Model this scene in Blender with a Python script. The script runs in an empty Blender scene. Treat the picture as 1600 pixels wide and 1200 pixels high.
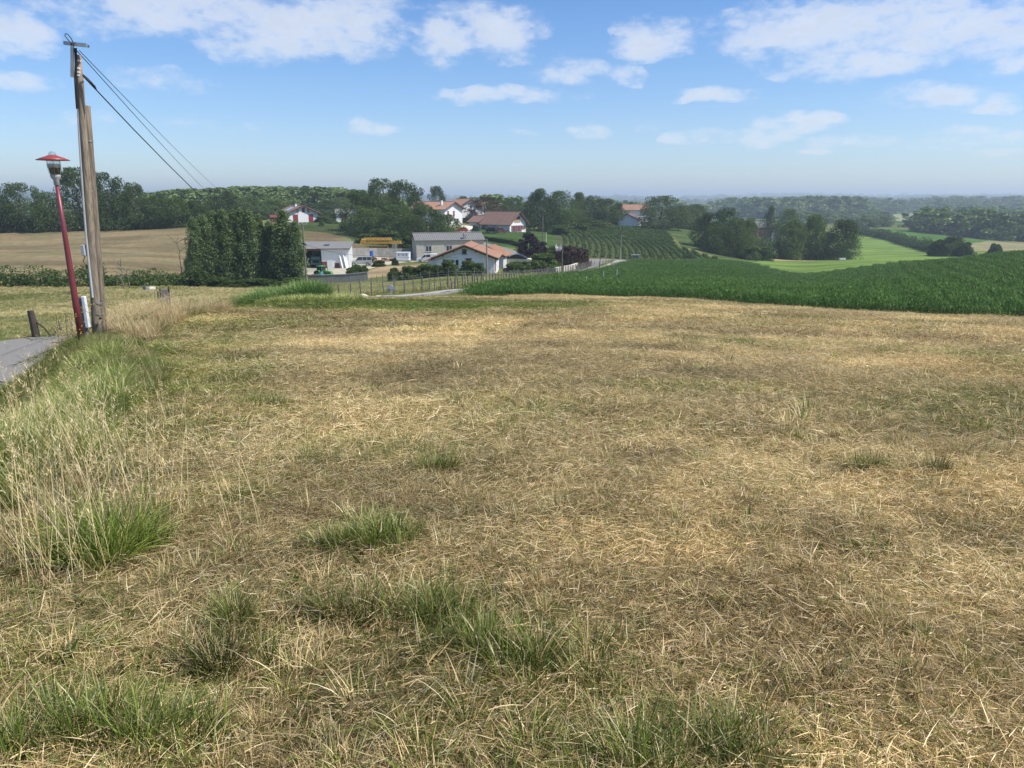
import bpy, math, random
import numpy as np
from mathutils import Vector, Matrix
R = math.radians
S = bpy.context.scene
COL = S.collection

# ------------------------------------------------------------------ camera, sky, sun, exposure
PITCH = R(14.65); F = 1109.0; EYE = 1.55
SUN_EL = R(53); SUN_AZ = R(103)          # azimuth from +Y (view direction) towards +X (right)
SUN_STRENGTH = 4.8; SKY_STRENGTH = 0.122; EXPOSURE = 0.28
HAZE = 3.2e-4
cam = bpy.data.cameras.new('camera'); cam_o = bpy.data.objects.new('camera', cam); COL.objects.link(cam_o)
cam.sensor_width = 36; cam.lens = 36*F/1600; cam.clip_start = .05; cam.clip_end = 40000
cam_o.location = (0, 0, EYE); cam_o.rotation_euler = (math.pi/2-PITCH, 0, 0)
S.camera = cam_o
S.view_settings.view_transform = 'Standard'; S.view_settings.look = 'None'
S.view_settings.exposure = EXPOSURE; S.view_settings.gamma = 1
S.view_settings.use_curve_mapping = False
S.render.engine = 'CYCLES'
S.cycles.use_denoising = True
S.cycles.max_bounces = 6; S.cycles.diffuse_bounces = 3; S.cycles.glossy_bounces = 2
S.cycles.transmission_bounces = 4; S.cycles.volume_bounces = 0; S.cycles.transparent_max_bounces = 6

class NT:
    """tiny node helper"""
    def __init__(s, nt): s.nt = nt; s.L = nt.links
    def n(s, t, **k):
        o = s.nt.nodes.new(t)
        for a, b in k.items(): setattr(o, a, b)
        return o
    def put(s, sock, v):
        if isinstance(v, bpy.types.NodeSocket): s.L.new(v, sock)
        elif v is not None: sock.default_value = v
    def m(s, op, a, b=None, c=None, clamp=False):
        o = s.n('ShaderNodeMath', operation=op, use_clamp=clamp)
        s.put(o.inputs[0], a); s.put(o.inputs[1], b); s.put(o.inputs[2], c)
        return o.outputs[0]
    def mixc(s, f, a, b, blend='MIX'):
        o = s.n('ShaderNodeMix', data_type='RGBA', blend_type=blend)
        s.put(o.inputs[0], f)
        for i, v in ((6, a), (7, b)):
            if isinstance(v, (tuple, list)): v = (*v[:3], 1)
            s.put(o.inputs[i], v)
        return o.outputs[2]
    def ramp(s, f, stops, interp='LINEAR'):
        o = s.n('ShaderNodeValToRGB'); cr = o.color_ramp; cr.interpolation = interp
        while len(cr.elements) < len(stops): cr.elements.new(.5)
        for e, (p, c) in zip(cr.elements, stops):
            e.position = p; e.color = (*c, 1) if isinstance(c, (tuple, list)) else (c, c, c, 1)
        s.put(o.inputs[0], f); return o.outputs[0]
    def noise(s, vec, scale, detail=4, rough=.55, dist=0, dim='3D'):
        o = s.n('ShaderNodeTexNoise', noise_dimensions=dim)
        s.put(o.inputs['Vector'], vec); o.inputs['Scale'].default_value = scale
        o.inputs['Detail'].default_value = detail; o.inputs['Roughness'].default_value = rough
        o.inputs['Distortion'].default_value = dist
        return o.outputs['Fac']
    def maprange(s, v, a, b, c=0, d=1, smooth=True):
        o = s.n('ShaderNodeMapRange', interpolation_type='SMOOTHSTEP' if smooth else 'LINEAR')
        for i, x in enumerate((v, a, b, c, d)): s.put(o.inputs[i], x)
        return o.outputs[0]

W = bpy.data.worlds.new('World'); S.world = W; W.use_nodes = True
def pix_dir(u, v):
    phi = math.atan((600-v)/F)-PITCH
    w = math.tan(phi); t = (u-800)/F*(math.cos(PITCH)-w*math.sin(PITCH))
    return t, w
def pix_azel(u, v):
    t, w = pix_dir(u, v)
    return math.atan2(t, 1), math.atan2(w, math.hypot(t, 1))
def build_world():
    nt = W.node_tree; nt.nodes.clear(); g = NT(nt)
    out = g.n('ShaderNodeOutputWorld'); bg = g.n('ShaderNodeBackground')
    sky = g.n('ShaderNodeTexSky', sky_type='NISHITA'); sky.sun_disc = False
    sky.sun_elevation = SUN_EL; sky.sun_rotation = SUN_AZ; sky.altitude = 100
    sky.air_density = 1.0; sky.dust_density = .5; sky.ozone_density = 3.0
    tc = g.n('ShaderNodeTexCoord'); sep = g.n('ShaderNodeSeparateXYZ'); g.L.new(tc.outputs['Generated'], sep.inputs[0])
    X, Y, Z = sep.outputs
    az = g.m('ARCTAN2', X, Y); el = g.m('ARCSINE', Z)
    zz = g.m('ADD', g.m('MAXIMUM', Z, 0.0), .10)
    cp = g.n('ShaderNodeCombineXYZ'); g.put(cp.inputs[0], g.m('DIVIDE', X, zz)); g.put(cp.inputs[1], g.m('DIVIDE', Y, zz))
    P = cp.outputs[0]
    cv = g.n('ShaderNodeCombineXYZ'); g.put(cv.inputs[0], X); g.put(cv.inputs[1], Y); g.put(cv.inputs[2], g.m('MULTIPLY', Z, 2.0)); Q3 = cv.outputs[0]
    n1 = g.noise(Q3, 13, 8, .62); n2 = g.noise(Q3, 38, 7, .62)
    # warp the blob space so that no edge is an ellipse
    ca = g.n('ShaderNodeCombineXYZ'); g.put(ca.inputs[0], az); g.put(ca.inputs[1], g.m('MULTIPLY', el, 2.2))
    wn = g.n('ShaderNodeTexNoise'); g.put(wn.inputs['Vector'], ca.outputs[0]); wn.inputs['Scale'].default_value = 14; wn.inputs['Detail'].default_value = 6
    ws = g.n('ShaderNodeSeparateXYZ'); g.L.new(wn.outputs['Color'], ws.inputs[0])
    azw = g.m('ADD', az, g.m('MULTIPLY', g.m('SUBTRACT', ws.outputs[0], .5), .085))
    elw = g.m('ADD', el, g.m('MULTIPLY', g.m('SUBTRACT', ws.outputs[1], .5), .030))
    blobs = [  # u, v, half width, half height, strength (pixels of the photograph, turned into sky angles)
        (330, 20, 190, 52, 1.0), (480, 45, 160, 52, 1.0), (560, 35, 90, 45, .9), (400, 72, 130, 30, .9), (90, 10, 130, 30, .5), (20, 48, 70, 42, .8),
        (130, 40, 70, 24, .55), (690, 60, 55, 40, .95), (800, 55, 60, 44, .95), (735, 20, 90, 26, .45), (18, 122, 60, 16, .8),
        (258, 125, 80, 16, .55), (138, 183, 48, 11, .55), (372, 198, 34, 9, .55), (580, 196, 42, 10, .75), (1018, 57, 72, 34, 1.0),
        (1290, 50, 190, 55, 1.0), (1450, 45, 200, 55, 1.0), (1340, 95, 150, 32, 1.0), (1420, 8, 330, 26, .8), (1560, 55, 120, 40, .9), (1580, 98, 60, 20, .9),
        (895, 112, 62, 18, .85), (975, 114, 40, 15, .85), (760, 148, 85, 12, .8), (830, 150, 50, 13, .6), (900, 142, 40, 12, .45), (1115, 150, 60, 12, .9), (1165, 150, 24, 8, .5),
        (1445, 151, 90, 19, .95), (1560, 163, 60, 14, .7), (1245, 191, 74, 13, .95), (922, 200, 36, 11, .9), (1140, 213, 100, 13, .7), (1060, 222, 36, 8, .6),
        (1350, 217, 90, 12, .75), (1510, 207, 60, 10, .75), (1470, 224, 90, 9, .7), (1570, 216, 55, 10, .75), (1283, 235, 28, 6, .8), (800, 205, 40, 7, .35), (620, 142, 30, 9, .3), (1000, 200, 60, 8, .25), (60, 192, 110, 10, .25), (300, 190, 150, 9, .2), (1560, 238, 60, 6, .5)]
    tot = None
    for (u, v, a, b, s) in blobs:
        if b < 21: s *= .92; a *= 1.12; b *= 1.15
        A, E = pix_azel(u, v)
        dx = g.m('DIVIDE', g.m('SUBTRACT', azw, A), a/F*math.cos(A)**2*1.06); dy = g.m('DIVIDE', g.m('SUBTRACT', elw, E), b/F*1.06*math.cos(A))
        r2 = g.m('MULTIPLY_ADD', dx, dx, g.m('MULTIPLY', dy, dy))
        k = g.m('MULTIPLY', g.m('SUBTRACT', 1.0, r2, clamp=True), s*1.15)
        tot = k if tot is None else g.m('MAXIMUM', tot, k)
    # the rest of the sky: the same scattered cumulus, by noise alone
    front = g.m('MULTIPLY', g.maprange(Y, .45, .72, 0, 1), g.maprange(el, .30, .42, 1, 0))
    n0 = g.noise(P, .75, 3, .5)
    free = g.m('MULTIPLY', g.maprange(n0, .50, .66, 0, 1.1), g.m('SUBTRACT', 1.0, front, clamp=True))
    free = g.m('MULTIPLY', free, g.maprange(el, .03, .12, 0, 1))
    tot = g.m('MAXIMUM', tot, free)
    dens = g.m('ADD', tot, g.m('ADD', g.m('MULTIPLY', g.m('SUBTRACT', n1, .5), 2.6), g.m('MULTIPLY', g.m('SUBTRACT', n2, .5), 1.9)))
    dens = g.m('MULTIPLY', dens, g.maprange(tot, 0, .25, 0, 1))
    mask = g.maprange(dens, .0, 1.5, 0, 1)
    mask = g.m('MULTIPLY', g.m('POWER', mask, 1.0), .82)
    # clouds: whitest where thin and lit, greyer in the thick bellies
    ccol = g.mixc(g.maprange(g.m('ADD', dens, g.m('MULTIPLY', g.m('SUBTRACT', n2, .5), 1.4)), .7, 1.7, 0, 1), (6.0, 6.25, 6.75), (4.9, 5.3, 6.05))
    # milky air near the horizon
    milk = g.maprange(el, -.02, .30, 1, 0)
    hs = g.n('ShaderNodeHueSaturation'); hs.inputs['Saturation'].default_value = 1.22; g.L.new(sky.outputs[0], hs.inputs['Color'])
    base = g.mixc(g.m('MULTIPLY', milk, .20), g.mixc(1.0, hs.outputs[0], (.90, .94, 1.08), 'MULTIPLY'), (3.3, 4.8, 6.8))
    c = g.mixc(mask, base, ccol)
    g.L.new(c, bg.inputs[0]); bg.inputs[1].default_value = SKY_STRENGTH
    g.L.new(bg.outputs[0], out.inputs[0])
build_world()
W.cycles.sampling_method = 'MANUAL'; W.cycles.sample_map_resolution = 512
sun = bpy.data.lights.new('sun', 'SUN'); sun.energy = SUN_STRENGTH; sun.angle = R(.55); sun.color = (1, .95, .87)
sun_o = bpy.data.objects.new('sun', sun); COL.objects.link(sun_o)
sd = Vector((math.cos(SUN_EL)*math.sin(SUN_AZ), math.cos(SUN_EL)*math.cos(SUN_AZ), math.sin(SUN_EL)))
sun_o.rotation_euler = sd.to_track_quat('Z', 'Y').to_euler()
sun_o.location = sd*200

# ------------------------------------------------------------------ numeric helpers
rng = np.random.default_rng(7)
random.seed(7)
_perm = np.random.default_rng(3).random((256, 256))
def vnoise(x, y):
    x = np.asarray(x, float); y = np.asarray(y, float)
    xi = np.floor(x).astype(int); yi = np.floor(y).astype(int); fx = x-xi; fy = y-yi
    fx = fx*fx*(3-2*fx); fy = fy*fy*(3-2*fy)
    g = lambda a, b: _perm[a & 255, b & 255]
    return (g(xi, yi)*(1-fx)+g(xi+1, yi)*fx)*(1-fy)+(g(xi, yi+1)*(1-fx)+g(xi+1, yi+1)*fx)*fy
def fbm(x, y, s, o=4):
    x = np.asarray(x, float)/s; y = np.asarray(y, float)/s; a = .5; r = 0; k = 0
    for i in range(o):
        r = r+a*vnoise(x+17.3*i, y-9.1*i); k += a; a *= .5; x = x*2.03; y = y*2.03
    return r/k
def sstep(x, a, b):
    t = np.clip((np.asarray(x, float)-a)/(b-a), 0, 1); return t*t*(3-2*t)
def wv(v): return math.tan(math.atan((600-v)/F)-PITCH)

# ------------------------------------------------------------------ the lie of the land
# columns: direction u -> (distance, photograph row) or (distance, ('z', height below eye))
z_ = lambda q: ('z', q)
far_l = [(500, z_(-20)), (1000, z_(-14)), (2500, z_(-5)), (5000, z_(12)), (8000, z_(22)), (12000, z_(-40))]
far_m = [(600, z_(-28)), (1500, z_(-32)), (3500, 317), (6000, 309.5), (8000, 308.5), (12000, z_(-60))]
far_r = [(600, 353), (900, 342), (1500, 329), (2500, 320.5), (4000, 314), (6000, 307), (8000, 306), (12000, z_(-60))]
PROF = {
 -500: [(0, z_(-3.9)), (8, z_(-4.1)), (14.8, z_(-4.3)), (26, z_(-5.2)), (30, z_(-5.65)), (50, z_(-8.0)), (70, z_(-9.9)), (90, 447), (97, 440), (130, 411), (160, 386), (190, 363), (230, z_(-9)), (300, z_(-14))]+far_l,
 0: [(0, z_(-3.9)), (8, z_(-4.1)), (14.8, z_(-4.3)), (26, z_(-5.2)), (30, z_(-5.65)), (50, z_(-8.0)), (70, z_(-9.9)), (90, 447), (97, 440), (130, 411), (160, 386), (190, 363), (230, z_(-9)), (300, z_(-14))]+far_l,
 200: [(0, z_(-3.9)), (14, z_(-4.3)), (26, z_(-5.4)), (40, z_(-7)), (60, 480), (90, 450), (100, 440), (130, 412), (160, 385), (190, 359), (240, z_(-8.5)), (350, z_(-12)), (600, z_(-10))]+far_l[1:],
 300: [(0, z_(-3.9)), (14, z_(-4.3)), (26, z_(-5.4)), (40, z_(-7)), (60, 474), (88, 453), (105, 446), (118, 437), (130, 425), (190, 355), (230, 344), (300, 338), (400, 331), (600, 328), (720, 320), (900, z_(-5)), (2000, z_(-12))]+far_l[3:],
 400: [(0, z_(-3.9)), (14, z_(-4.3)), (26, z_(-5.4)), (40, z_(-6.6)), (60, 470), (88, 455), (105, 447), (112, 441), (150, 402), (200, 360), (250, 346), (300, 339), (400, 331), (550, 322), (700, 311), (900, z_(-5)), (2000, z_(-12))]+far_l[3:],
 530: [(0, z_(-1.55)), (20, z_(-3.6)), (40, z_(-5.75)), (52, 467), (57, 466.5), (62, 463), (85, 453), (106, 448), (109, 447), (112, 437.5), (132, 420), (148, 412), (158, 396), (200, 366), (250, 345), (300, 339), (400, 332), (550, 324), (700, 314), (900, z_(-6)), (2000, z_(-15))]+far_l[3:],
 620: [(0, z_(-1.55)), (20, z_(-3.6)), (40, z_(-5.75)), (50, 467), (57, 465), (64, 460), (85, 448), (105, 440), (120, 423), (145, 410), (160, 405), (163, 404), (166, 391), (210, 373), (260, 352), (330, 341), (450, z_(-14)), (700, z_(-12)), (900, z_(-18)), (2000, z_(-20))]+far_l[3:],
 700: [(0, z_(-1.55)), (20, z_(-3.6)), (40, z_(-5.75)), (50, 468), (60, 459), (72, 450), (100, 434), (116, 425), (140, 413), (155, 407), (165, 403), (200, 378), (230, 366), (255, 354), (300, 343), (340, z_(-9.5))]+far_m,
 800: [(0, z_(-1.55)), (20, z_(-3.6)), (40, z_(-5.75)), (50, 469), (54, 465), (75, 448), (90, 441), (105, 433), (125, 424), (150, 407), (170, 391), (200, 378), (252, 361), (300, 350), (340, z_(-11))]+far_m,
 850: [(0, z_(-1.55)), (20, z_(-3.6)), (40, z_(-5.75)), (54, 465), (75, 447), (90, 437), (110, 431), (127, 427), (150, 415), (185, 392), (230, 372), (262, 362), (300, 352), (340, z_(-11))]+far_m,
 900: [(0, z_(-1.55)), (20, z_(-3.6)), (40, z_(-5.75)), (58, 463), (88, 443), (110, 431), (130, 423), (160, 412), (178, 404), (190, 401), (290, 352), (330, z_(-11.5)), (420, z_(-22))]+far_m,
 1000: [(0, z_(-1.55)), (20, z_(-3.6)), (40, z_(-5.75)), (57, 466), (100, 442), (150, 417), (185, 408), (195, 403), (300, 354), (330, z_(-12)), (420, z_(-24))]+far_m,
 1080: [(0, z_(-1.55)), (20, z_(-3.65)), (40, z_(-6)), (50, 470), (100, 441), (150, 416), (180, 410), (196, 401), (230, 385), (280, 366), (310, 358), (340, z_(-14)), (450, z_(-28))]+far_m,
 1150: [(0, z_(-1.55)), (20, z_(-3.75)), (46, 475), (100, 441), (150, 419), (178, 411), (205, 409), (230, 403), (260, 391), (300, 382), (350, z_(-21.5)), (450, z_(-27))]+far_r,
 1250: [(0, z_(-1.55)), (20, z_(-3.8)), (43, 481), (75, 458), (110, 446), (145, 437), (160, 434), (185, 421), (230, 409), (300, 398), (350, 388), (420, 375), (520, 362)]+far_r,
 1400: [(0, z_(-1.55)), (20, z_(-3.85)), (41, 486), (70, 452), (100, 437), (140, 418), (165, 411), (200, z_(-16.6)), (250, z_(-20.0)), (300, 394), (360, 381), (450, 363), (520, 357)]+far_r,
 1600: [(0, z_(-1.55)), (20, z_(-3.95)), (39, 497), (55, 460), (80, 430), (105, 408), (130, 396), (160, z_(-13.5)), (200, z_(-17)), (270, z_(-20)), (350, 386), (420, 381), (600, z_(-28)), (1000, z_(-22)), (1500, 326), (2500, 320), (4000, 312.5), (6000, 304.5), (8000, 304), (12000, z_(-60))],
 1900: [(0, z_(-1.55)), (20, z_(-3.95)), (39, 497), (55, 460), (80, 430), (105, 408), (130, 396), (160, z_(-13.5)), (200, z_(-17)), (270, z_(-20)), (350, 386), (420, 381), (600, z_(-28)), (1000, z_(-22)), (1500, 326), (2500, 320), (4000, 312.5), (6000, 304.5), (8000, 304), (12000, z_(-60))],
}
LY = np.linspace(math.log(6), math.log(12006), 900); YG = np.exp(LY)-6
us = sorted(PROF); TC = np.array([(u-800)/1120 for u in us]); TG = np.linspace(TC[0], TC[-1], 260)
_tab = []
_k = np.exp(-.5*(np.arange(-8, 9)/2.2)**2); _k /= _k.sum()
for u in us:
    ys = []; zs = []
    for Y, q in PROF[u]:
        ys.append(Y); zs.append(q[1] if isinstance(q, tuple) else Y*wv(q))
    z = np.interp(YG, ys, zs); zp = np.pad(z, 8, mode='edge'); _tab.append(np.convolve(zp, _k, 'valid'))
_tab = np.array(_tab)
TAB = np.stack([np.interp(TG, TC, _tab[:, j]) for j in range(len(YG))], 1)
_k2 = np.exp(-.5*(np.arange(-6, 7)/2.4)**2); _k2 /= _k2.sum()
_near = sstep(YG, 50, 110)[None, :]
TABs = np.stack([np.convolve(np.pad(TAB[:, j], 6, mode='edge'), _k2, 'valid') for j in range(TAB.shape[1])], 1)
TAB = TABs
CREST = np.array([(2, -60), (-2.5, -20), (-4.0, 2), (-4.6, 6.5), (-5.7, 9.8), (-8.3, 14), (-9.9, 15.8), (-12.0, 22), (-13.2, 28), (-13.8, 38), (-13.0, 47), (-12, 53), (-10.5, 60)], float)
def seg_dist(x, y, P):
    """distance to polyline and signed side (+ = right of it)"""
    x = np.asarray(x, float); y = np.asarray(y, float)
    best = np.full(x.shape, 1e9); side = np.zeros(x.shape)
    for (ax, ay), (bx, by) in zip(P[:-1], P[1:]):
        dx, dy = bx-ax, by-ay; L = dx*dx+dy*dy
        s = np.clip(((x-ax)*dx+(y-ay)*dy)/L, 0, 1)
        qx, qy = x-(ax+s*dx), y-(ay+s*dy); d = np.hypot(qx, qy)
        sg = np.sign(dy*(x-ax)-dx*(y-ay)); m = d < best
        best = np.where(m, d, best); side = np.where(m, sg, side)
    return best, side
def terrain(x, y, rough=True):
    x = np.asarray(x, float); y = np.asarray(y, float)
    Y = np.maximum(np.maximum(y, np.abs(x)/1.0), .001)
    t = x/Y
    fj = np.interp(np.log(Y+6), LY, np.arange(len(LY))); j = np.clip(fj.astype(int), 0, len(LY)-2); fj = fj-j
    fi = np.interp(t, TG, np.arange(len(TG))); i = np.clip(fi.astype(int), 0, len(TG)-2); fi = fi-i
    B = (TAB[i, j]*(1-fi)+TAB[i+1, j]*fi)*(1-fj)+(TAB[i, j+1]*(1-fi)+TAB[i+1, j+1]*fi)*fj
    b = np.interp(t, [-.25, .1, .74], [.00013, .0001, .00065])
    A = -1.55-.10*np.maximum(y, -30)-b*np.clip(y, 0, 60)**2
    d, s = seg_dist(x, y, CREST); sd_ = d*s
    m = sstep(sd_, -1.9, .25)*(1-sstep(y, 46, 56))
    left = (x < 0) | (y < 30)
    m = np.where(t > -.18, (1-sstep(y, 32, 44)), m)
    mid = sstep(t, -.30, -.16)
    d1 = sstep(sd_, -1.9, .25)*(1-sstep(y, 46, 56))
    m = d1*(1-mid)+mid*(1-sstep(y, 34, 50))
    z = A*m+B*(1-m)
    if rough:
        r = np.hypot(x, y)
        z = z+(fbm(x, y, 1.1, 3)-.5)*.13*(1-sstep(r, 40, 90))+(fbm(x+7, y+3, .38, 2)-.5)*.055*(1-sstep(r, 9, 16))+(fbm(x+50, y, 6, 3)-.5)*.22*sstep(r, 4, 12)*(1-sstep(r, 300, 900))
        z = z+(fbm(x+900, y+200, 420, 4)-.5)*26*sstep(r, 900, 3200)+(fbm(x+90, y+20, 140, 3)-.5)*5*sstep(r, 700, 1500)
    return z+EYE
def tz(x, y): return float(terrain(np.array([x]), np.array([y]))[0])
def P(u, Y, lift=0.0):
    """a point of the land seen in direction u at forward distance Y"""
    w = -.1
    for _ in range(4):
        x = (u-800)/F*(math.cos(PITCH)-w*math.sin(PITCH))*Y
        z = tz(x, Y); w = (z-EYE)/Y
    return Vector((x, Y, z+lift))
def ray(u, v, Y):
    t, w = pix_dir(u, v); return Vector((t*Y, Y, w*Y+EYE))
def inpoly(x, y, poly):
    c = np.zeros(np.shape(x), bool); n = len(poly)
    for k in range(n):
        x1, y1 = poly[k]; x2, y2 = poly[(k+1) % n]
        if y1 == y2: continue
        c ^= ((y1 > y) != (y2 > y)) & (x < (x2-x1)*(y-y1)/(y2-y1)+x1)
    return c
def PP(*pts): return [tuple(P(u, Y).xy) for u, Y in pts]

# ------------------------------------------------------------------ materials
def base_mat(name):
    m = bpy.data.materials.new(name); m.use_nodes = True; m.node_tree.nodes.clear()
    g = NT(m.node_tree); out = g.n('ShaderNodeOutputMaterial'); return m, g, out
_mats = {}
def mat(name, col, rough=.7, amt=.25, scale=6, metallic=0, bump=0, col2=None, spec=.4, stretch=None, trans=0, ior=1.45):
    if name in _mats: return _mats[name]
    m, g, out = base_mat(name)
    b = g.n('ShaderNodeBsdfPrincipled'); tc = g.n('ShaderNodeTexCoord'); v = tc.outputs['Object']
    if stretch:
        mp = g.n('ShaderNodeMapping'); mp.inputs['Scale'].default_value = stretch; g.L.new(v, mp.inputs[0]); v = mp.outputs[0]
    f = g.noise(v, scale, 6, .6)
    c2 = col2 or tuple(c*(1-amt) for c in col)
    c = g.mixc(g.maprange(f, .3, .72), tuple(col), c2)
    f2 = g.noise(v, scale*.17, 3, .5)
    c = g.mixc(g.m('MULTIPLY', g.maprange(f2, .35, .75), amt*.8), c, tuple(x*.55 for x in col))
    g.L.new(c, b.inputs['Base Color']); b.inputs['Roughness'].default_value = rough
    b.inputs['Metallic'].default_value = metallic; b.inputs['Specular IOR Level'].default_value = spec
    if trans: b.inputs['Transmission Weight'].default_value = trans; b.inputs['IOR'].default_value = ior
    if bump:
        bp = g.n('ShaderNodeBump'); bp.inputs['Strength'].default_value = bump; bp.inputs['Distance'].default_value = .02
        g.L.new(f, bp.inputs['Height']); g.L.new(bp.outputs[0], b.inputs['Normal'])
    g.L.new(b.outputs[0], out.inputs[0]); _mats[name] = m; return m
def leaf_mat(name, dark, light, trans=.35, per_obj=.25):
    """leaf cards: point attribute 'bl' (r, g random; b unused), colour shift for each whole plant"""
    if name in _mats: return _mats[name]
    m, g, out = base_mat(name)
    at = g.n('ShaderNodeAttribute', attribute_name='bl'); sp = g.n('ShaderNodeSeparateColor'); g.L.new(at.outputs['Color'], sp.inputs[0])
    oi = g.n('ShaderNodeObjectInfo')
    f = g.m('ADD', g.m('MULTIPLY', sp.outputs[0], .75), g.m('MULTIPLY', oi.outputs['Random'], per_obj))
    c = g.mixc(f, dark, light)
    d = g.n('ShaderNodeBsdfDiffuse'); t = g.n('ShaderNodeBsdfTranslucent'); gl = g.n('ShaderNodeBsdfGlossy'); gl.inputs['Roughness'].default_value = .45
    g.L.new(c, d.inputs[0]); ct = g.mixc(1.0, c, (1.15, 1.25, .55), 'MULTIPLY'); g.L.new(ct, t.inputs[0]); gl.inputs[0].default_value = (.6, .65, .6, 1)
    mx = g.n('ShaderNodeMixShader'); mx.inputs[0].default_value = trans; g.L.new(d.outputs[0], mx.inputs[1]); g.L.new(t.outputs[0], mx.inputs[2])
    m2 = g.n('ShaderNodeMixShader'); m2.inputs[0].default_value = .02; g.L.new(mx.outputs[0], m2.inputs[1]); g.L.new(gl.outputs[0], m2.inputs[2])
    g.L.new(m2.outputs[0], out.inputs[0]); _mats[name] = m; return m
def blade_mat(name, straw, green, trans=.3, gloss=.025):
    """grass: 'bl' = (random, along the blade, random 2); instance attribute 'tint' = (share of green, brightness, warmth)"""
    m, g, out = base_mat(name)
    at = g.n('ShaderNodeAttribute', attribute_name='bl'); sp = g.n('ShaderNodeSeparateColor'); g.L.new(at.outputs['Color'], sp.inputs[0])
    ti = g.n('ShaderNodeAttribute', attribute_name='tint', attribute_type='INSTANCER'); ts = g.n('ShaderNodeSeparateXYZ'); g.L.new(ti.outputs['Vector'], ts.inputs[0])
    cs = g.ramp(sp.outputs[2], straw); cg = g.ramp(sp.outputs[2], green)
    isg = g.m('LESS_THAN', sp.outputs[0], ts.outputs[0])
    tip = g.m('MULTIPLY', g.maprange(sp.outputs[1], .55, 1.0), g.maprange(sp.outputs[2], .35, .8))
    fac = g.m('MULTIPLY', isg, g.m('SUBTRACT', 1.0, g.m('MULTIPLY', tip, .45)))
    c = g.mixc(fac, cs, cg)
    c = g.mixc(1.0, c, (1, 1, 1), 'MULTIPLY')
    sc = g.n('ShaderNodeVectorMath', operation='SCALE'); g.L.new(c, sc.inputs[0]); g.L.new(ts.outputs[1], sc.inputs['Scale'])
    c = g.mixc(ts.outputs[2], sc.outputs[0], g.mixc(1.0, sc.outputs[0], (1.03, .97, .90), 'MULTIPLY'))
    d = g.n('ShaderNodeBsdfDiffuse'); t = g.n('ShaderNodeBsdfTranslucent'); gl = g.n('ShaderNodeBsdfGlossy'); gl.inputs['Roughness'].default_value = .38
    g.L.new(c, d.inputs[0]); g.L.new(c, t.inputs[0]); gl.inputs[0].default_value = (.9, .88, .8, 1)
    mx = g.n('ShaderNodeMixShader'); mx.inputs[0].default_value = trans; g.L.new(d.outputs[0], mx.inputs[1]); g.L.new(t.outputs[0], mx.inputs[2])
    m2 = g.n('ShaderNodeMixShader'); m2.inputs[0].default_value = gloss; g.L.new(mx.outputs[0], m2.inputs[1]); g.L.new(gl.outputs[0], m2.inputs[2])
    g.L.new(m2.outputs[0], out.inputs[0]); return m

STRAW = [(0, (.28, .195, .09)), (.3, (.54, .40, .185)), (.62, (.76, .595, .30)), (.85, (.86, .71, .40)), (1, (.92, .81, .54))]
GREEN = [(0, (.052, .088, .012)), (.4, (.115, .178, .022)), (.75, (.19, .255, .036)), (1, (.32, .35, .085))]
M_BLADE = blade_mat('grass_blades', STRAW, GREEN)
M_CORN = blade_mat('maize_leaves', [(0, (.30, .28, .12)), (1, (.40, .36, .18))], [(0, (.026, .064, .014)), (.5, (.05, .118, .024)), (1, (.095, .185, .04))], .28, .01)
M_OAK = leaf_mat('oak_leaves', (0.031, 0.055, 0.017), (0.111, 0.156, 0.044))
M_LIGHT = leaf_mat('ash_leaves', (.065, .105, .028), (.18, .235, .07))
M_MIDG = leaf_mat('hedge_leaves', (0.047, 0.078, 0.023), (0.137, 0.195, 0.055))
M_POPLAR = leaf_mat('poplar_leaves', (0.065, 0.107, 0.039), (0.247, 0.319, 0.143))
M_PURPLE = leaf_mat('purple_leaves', (.018, .012, .018), (.055, .028, .04), .2)
M_RED = leaf_mat('russet_leaves', (.035, .045, .02), (.14, .075, .035), .25)
M_FAR = leaf_mat('wood_leaves', (0.049, 0.081, 0.026), (0.195, 0.267, 0.078), .2, .6)
M_BARK = mat('bark', (.10, .085, .065), .9, .4, 9, bump=.4)
M_WOOD = mat('weathered_wood', (.37, .31, .23), .85, .6, 38, bump=.9, stretch=(1, 1, .06), col2=(.15, .115, .08))
M_WOODR = mat('reddish_weathered_wood', (.29, .235, .175), .85, .6, 38, bump=.9, stretch=(1, 1, .06))
M_WOODG = mat('grey_weathered_wood', (.20, .175, .145), .9, .4, 12, bump=.5, stretch=(1, 1, .1))
M_WOODD = mat('dark_wood', (.075, .058, .045), .85, .4, 12, bump=.5)
M_STEEL = mat('galvanised_steel', (.50, .51, .52), .45, .25, 8, metallic=.7)
M_GREYPL = mat('grey_plastic', (.42, .43, .44), .5, .15, 5)
M_WHITEPL = mat('white_plastic', (.74, .76, .78), .45, .12, 5)
M_MAROON = mat('maroon_paint', (.19, .035, .045), .38, .18, 7, spec=.5)
M_HATRED = mat('red_lamp_hat', (.33, .055, .05), .42, .2, 6, spec=.5)
M_CABLE = mat('black_cable', (.03, .03, .032), .6, .1, 4)
M_WHITE = mat('white_render', (.82, .82, .80), .85, .12, 2.2)
M_WHITEG = mat('stained_white_boards', (.72, .72, .70), .85, .35, 3, stretch=(3, 3, .4), col2=(.48, .48, .46))
M_GREYWALL = mat('grey_render', (.46, .43, .36), .9, .18, 2)
M_REDP = mat('basque_red_paint', (.26, .035, .045), .6, .15, 5)
M_BROWNR = mat('red_brown_steel', (.19, .055, .05), .7, .2, 5)
M_GLASS = mat('window_glass', (.03, .035, .04), .12, .1, 2, spec=.7)
M_FRAME = mat('white_frames', (.68, .68, .66), .55, .1, 5)
M_TILEO = mat('orange_roof_tiles', (.37, .205, .135), .85, .35, 1.6, col2=(.28, .155, .105))
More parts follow.
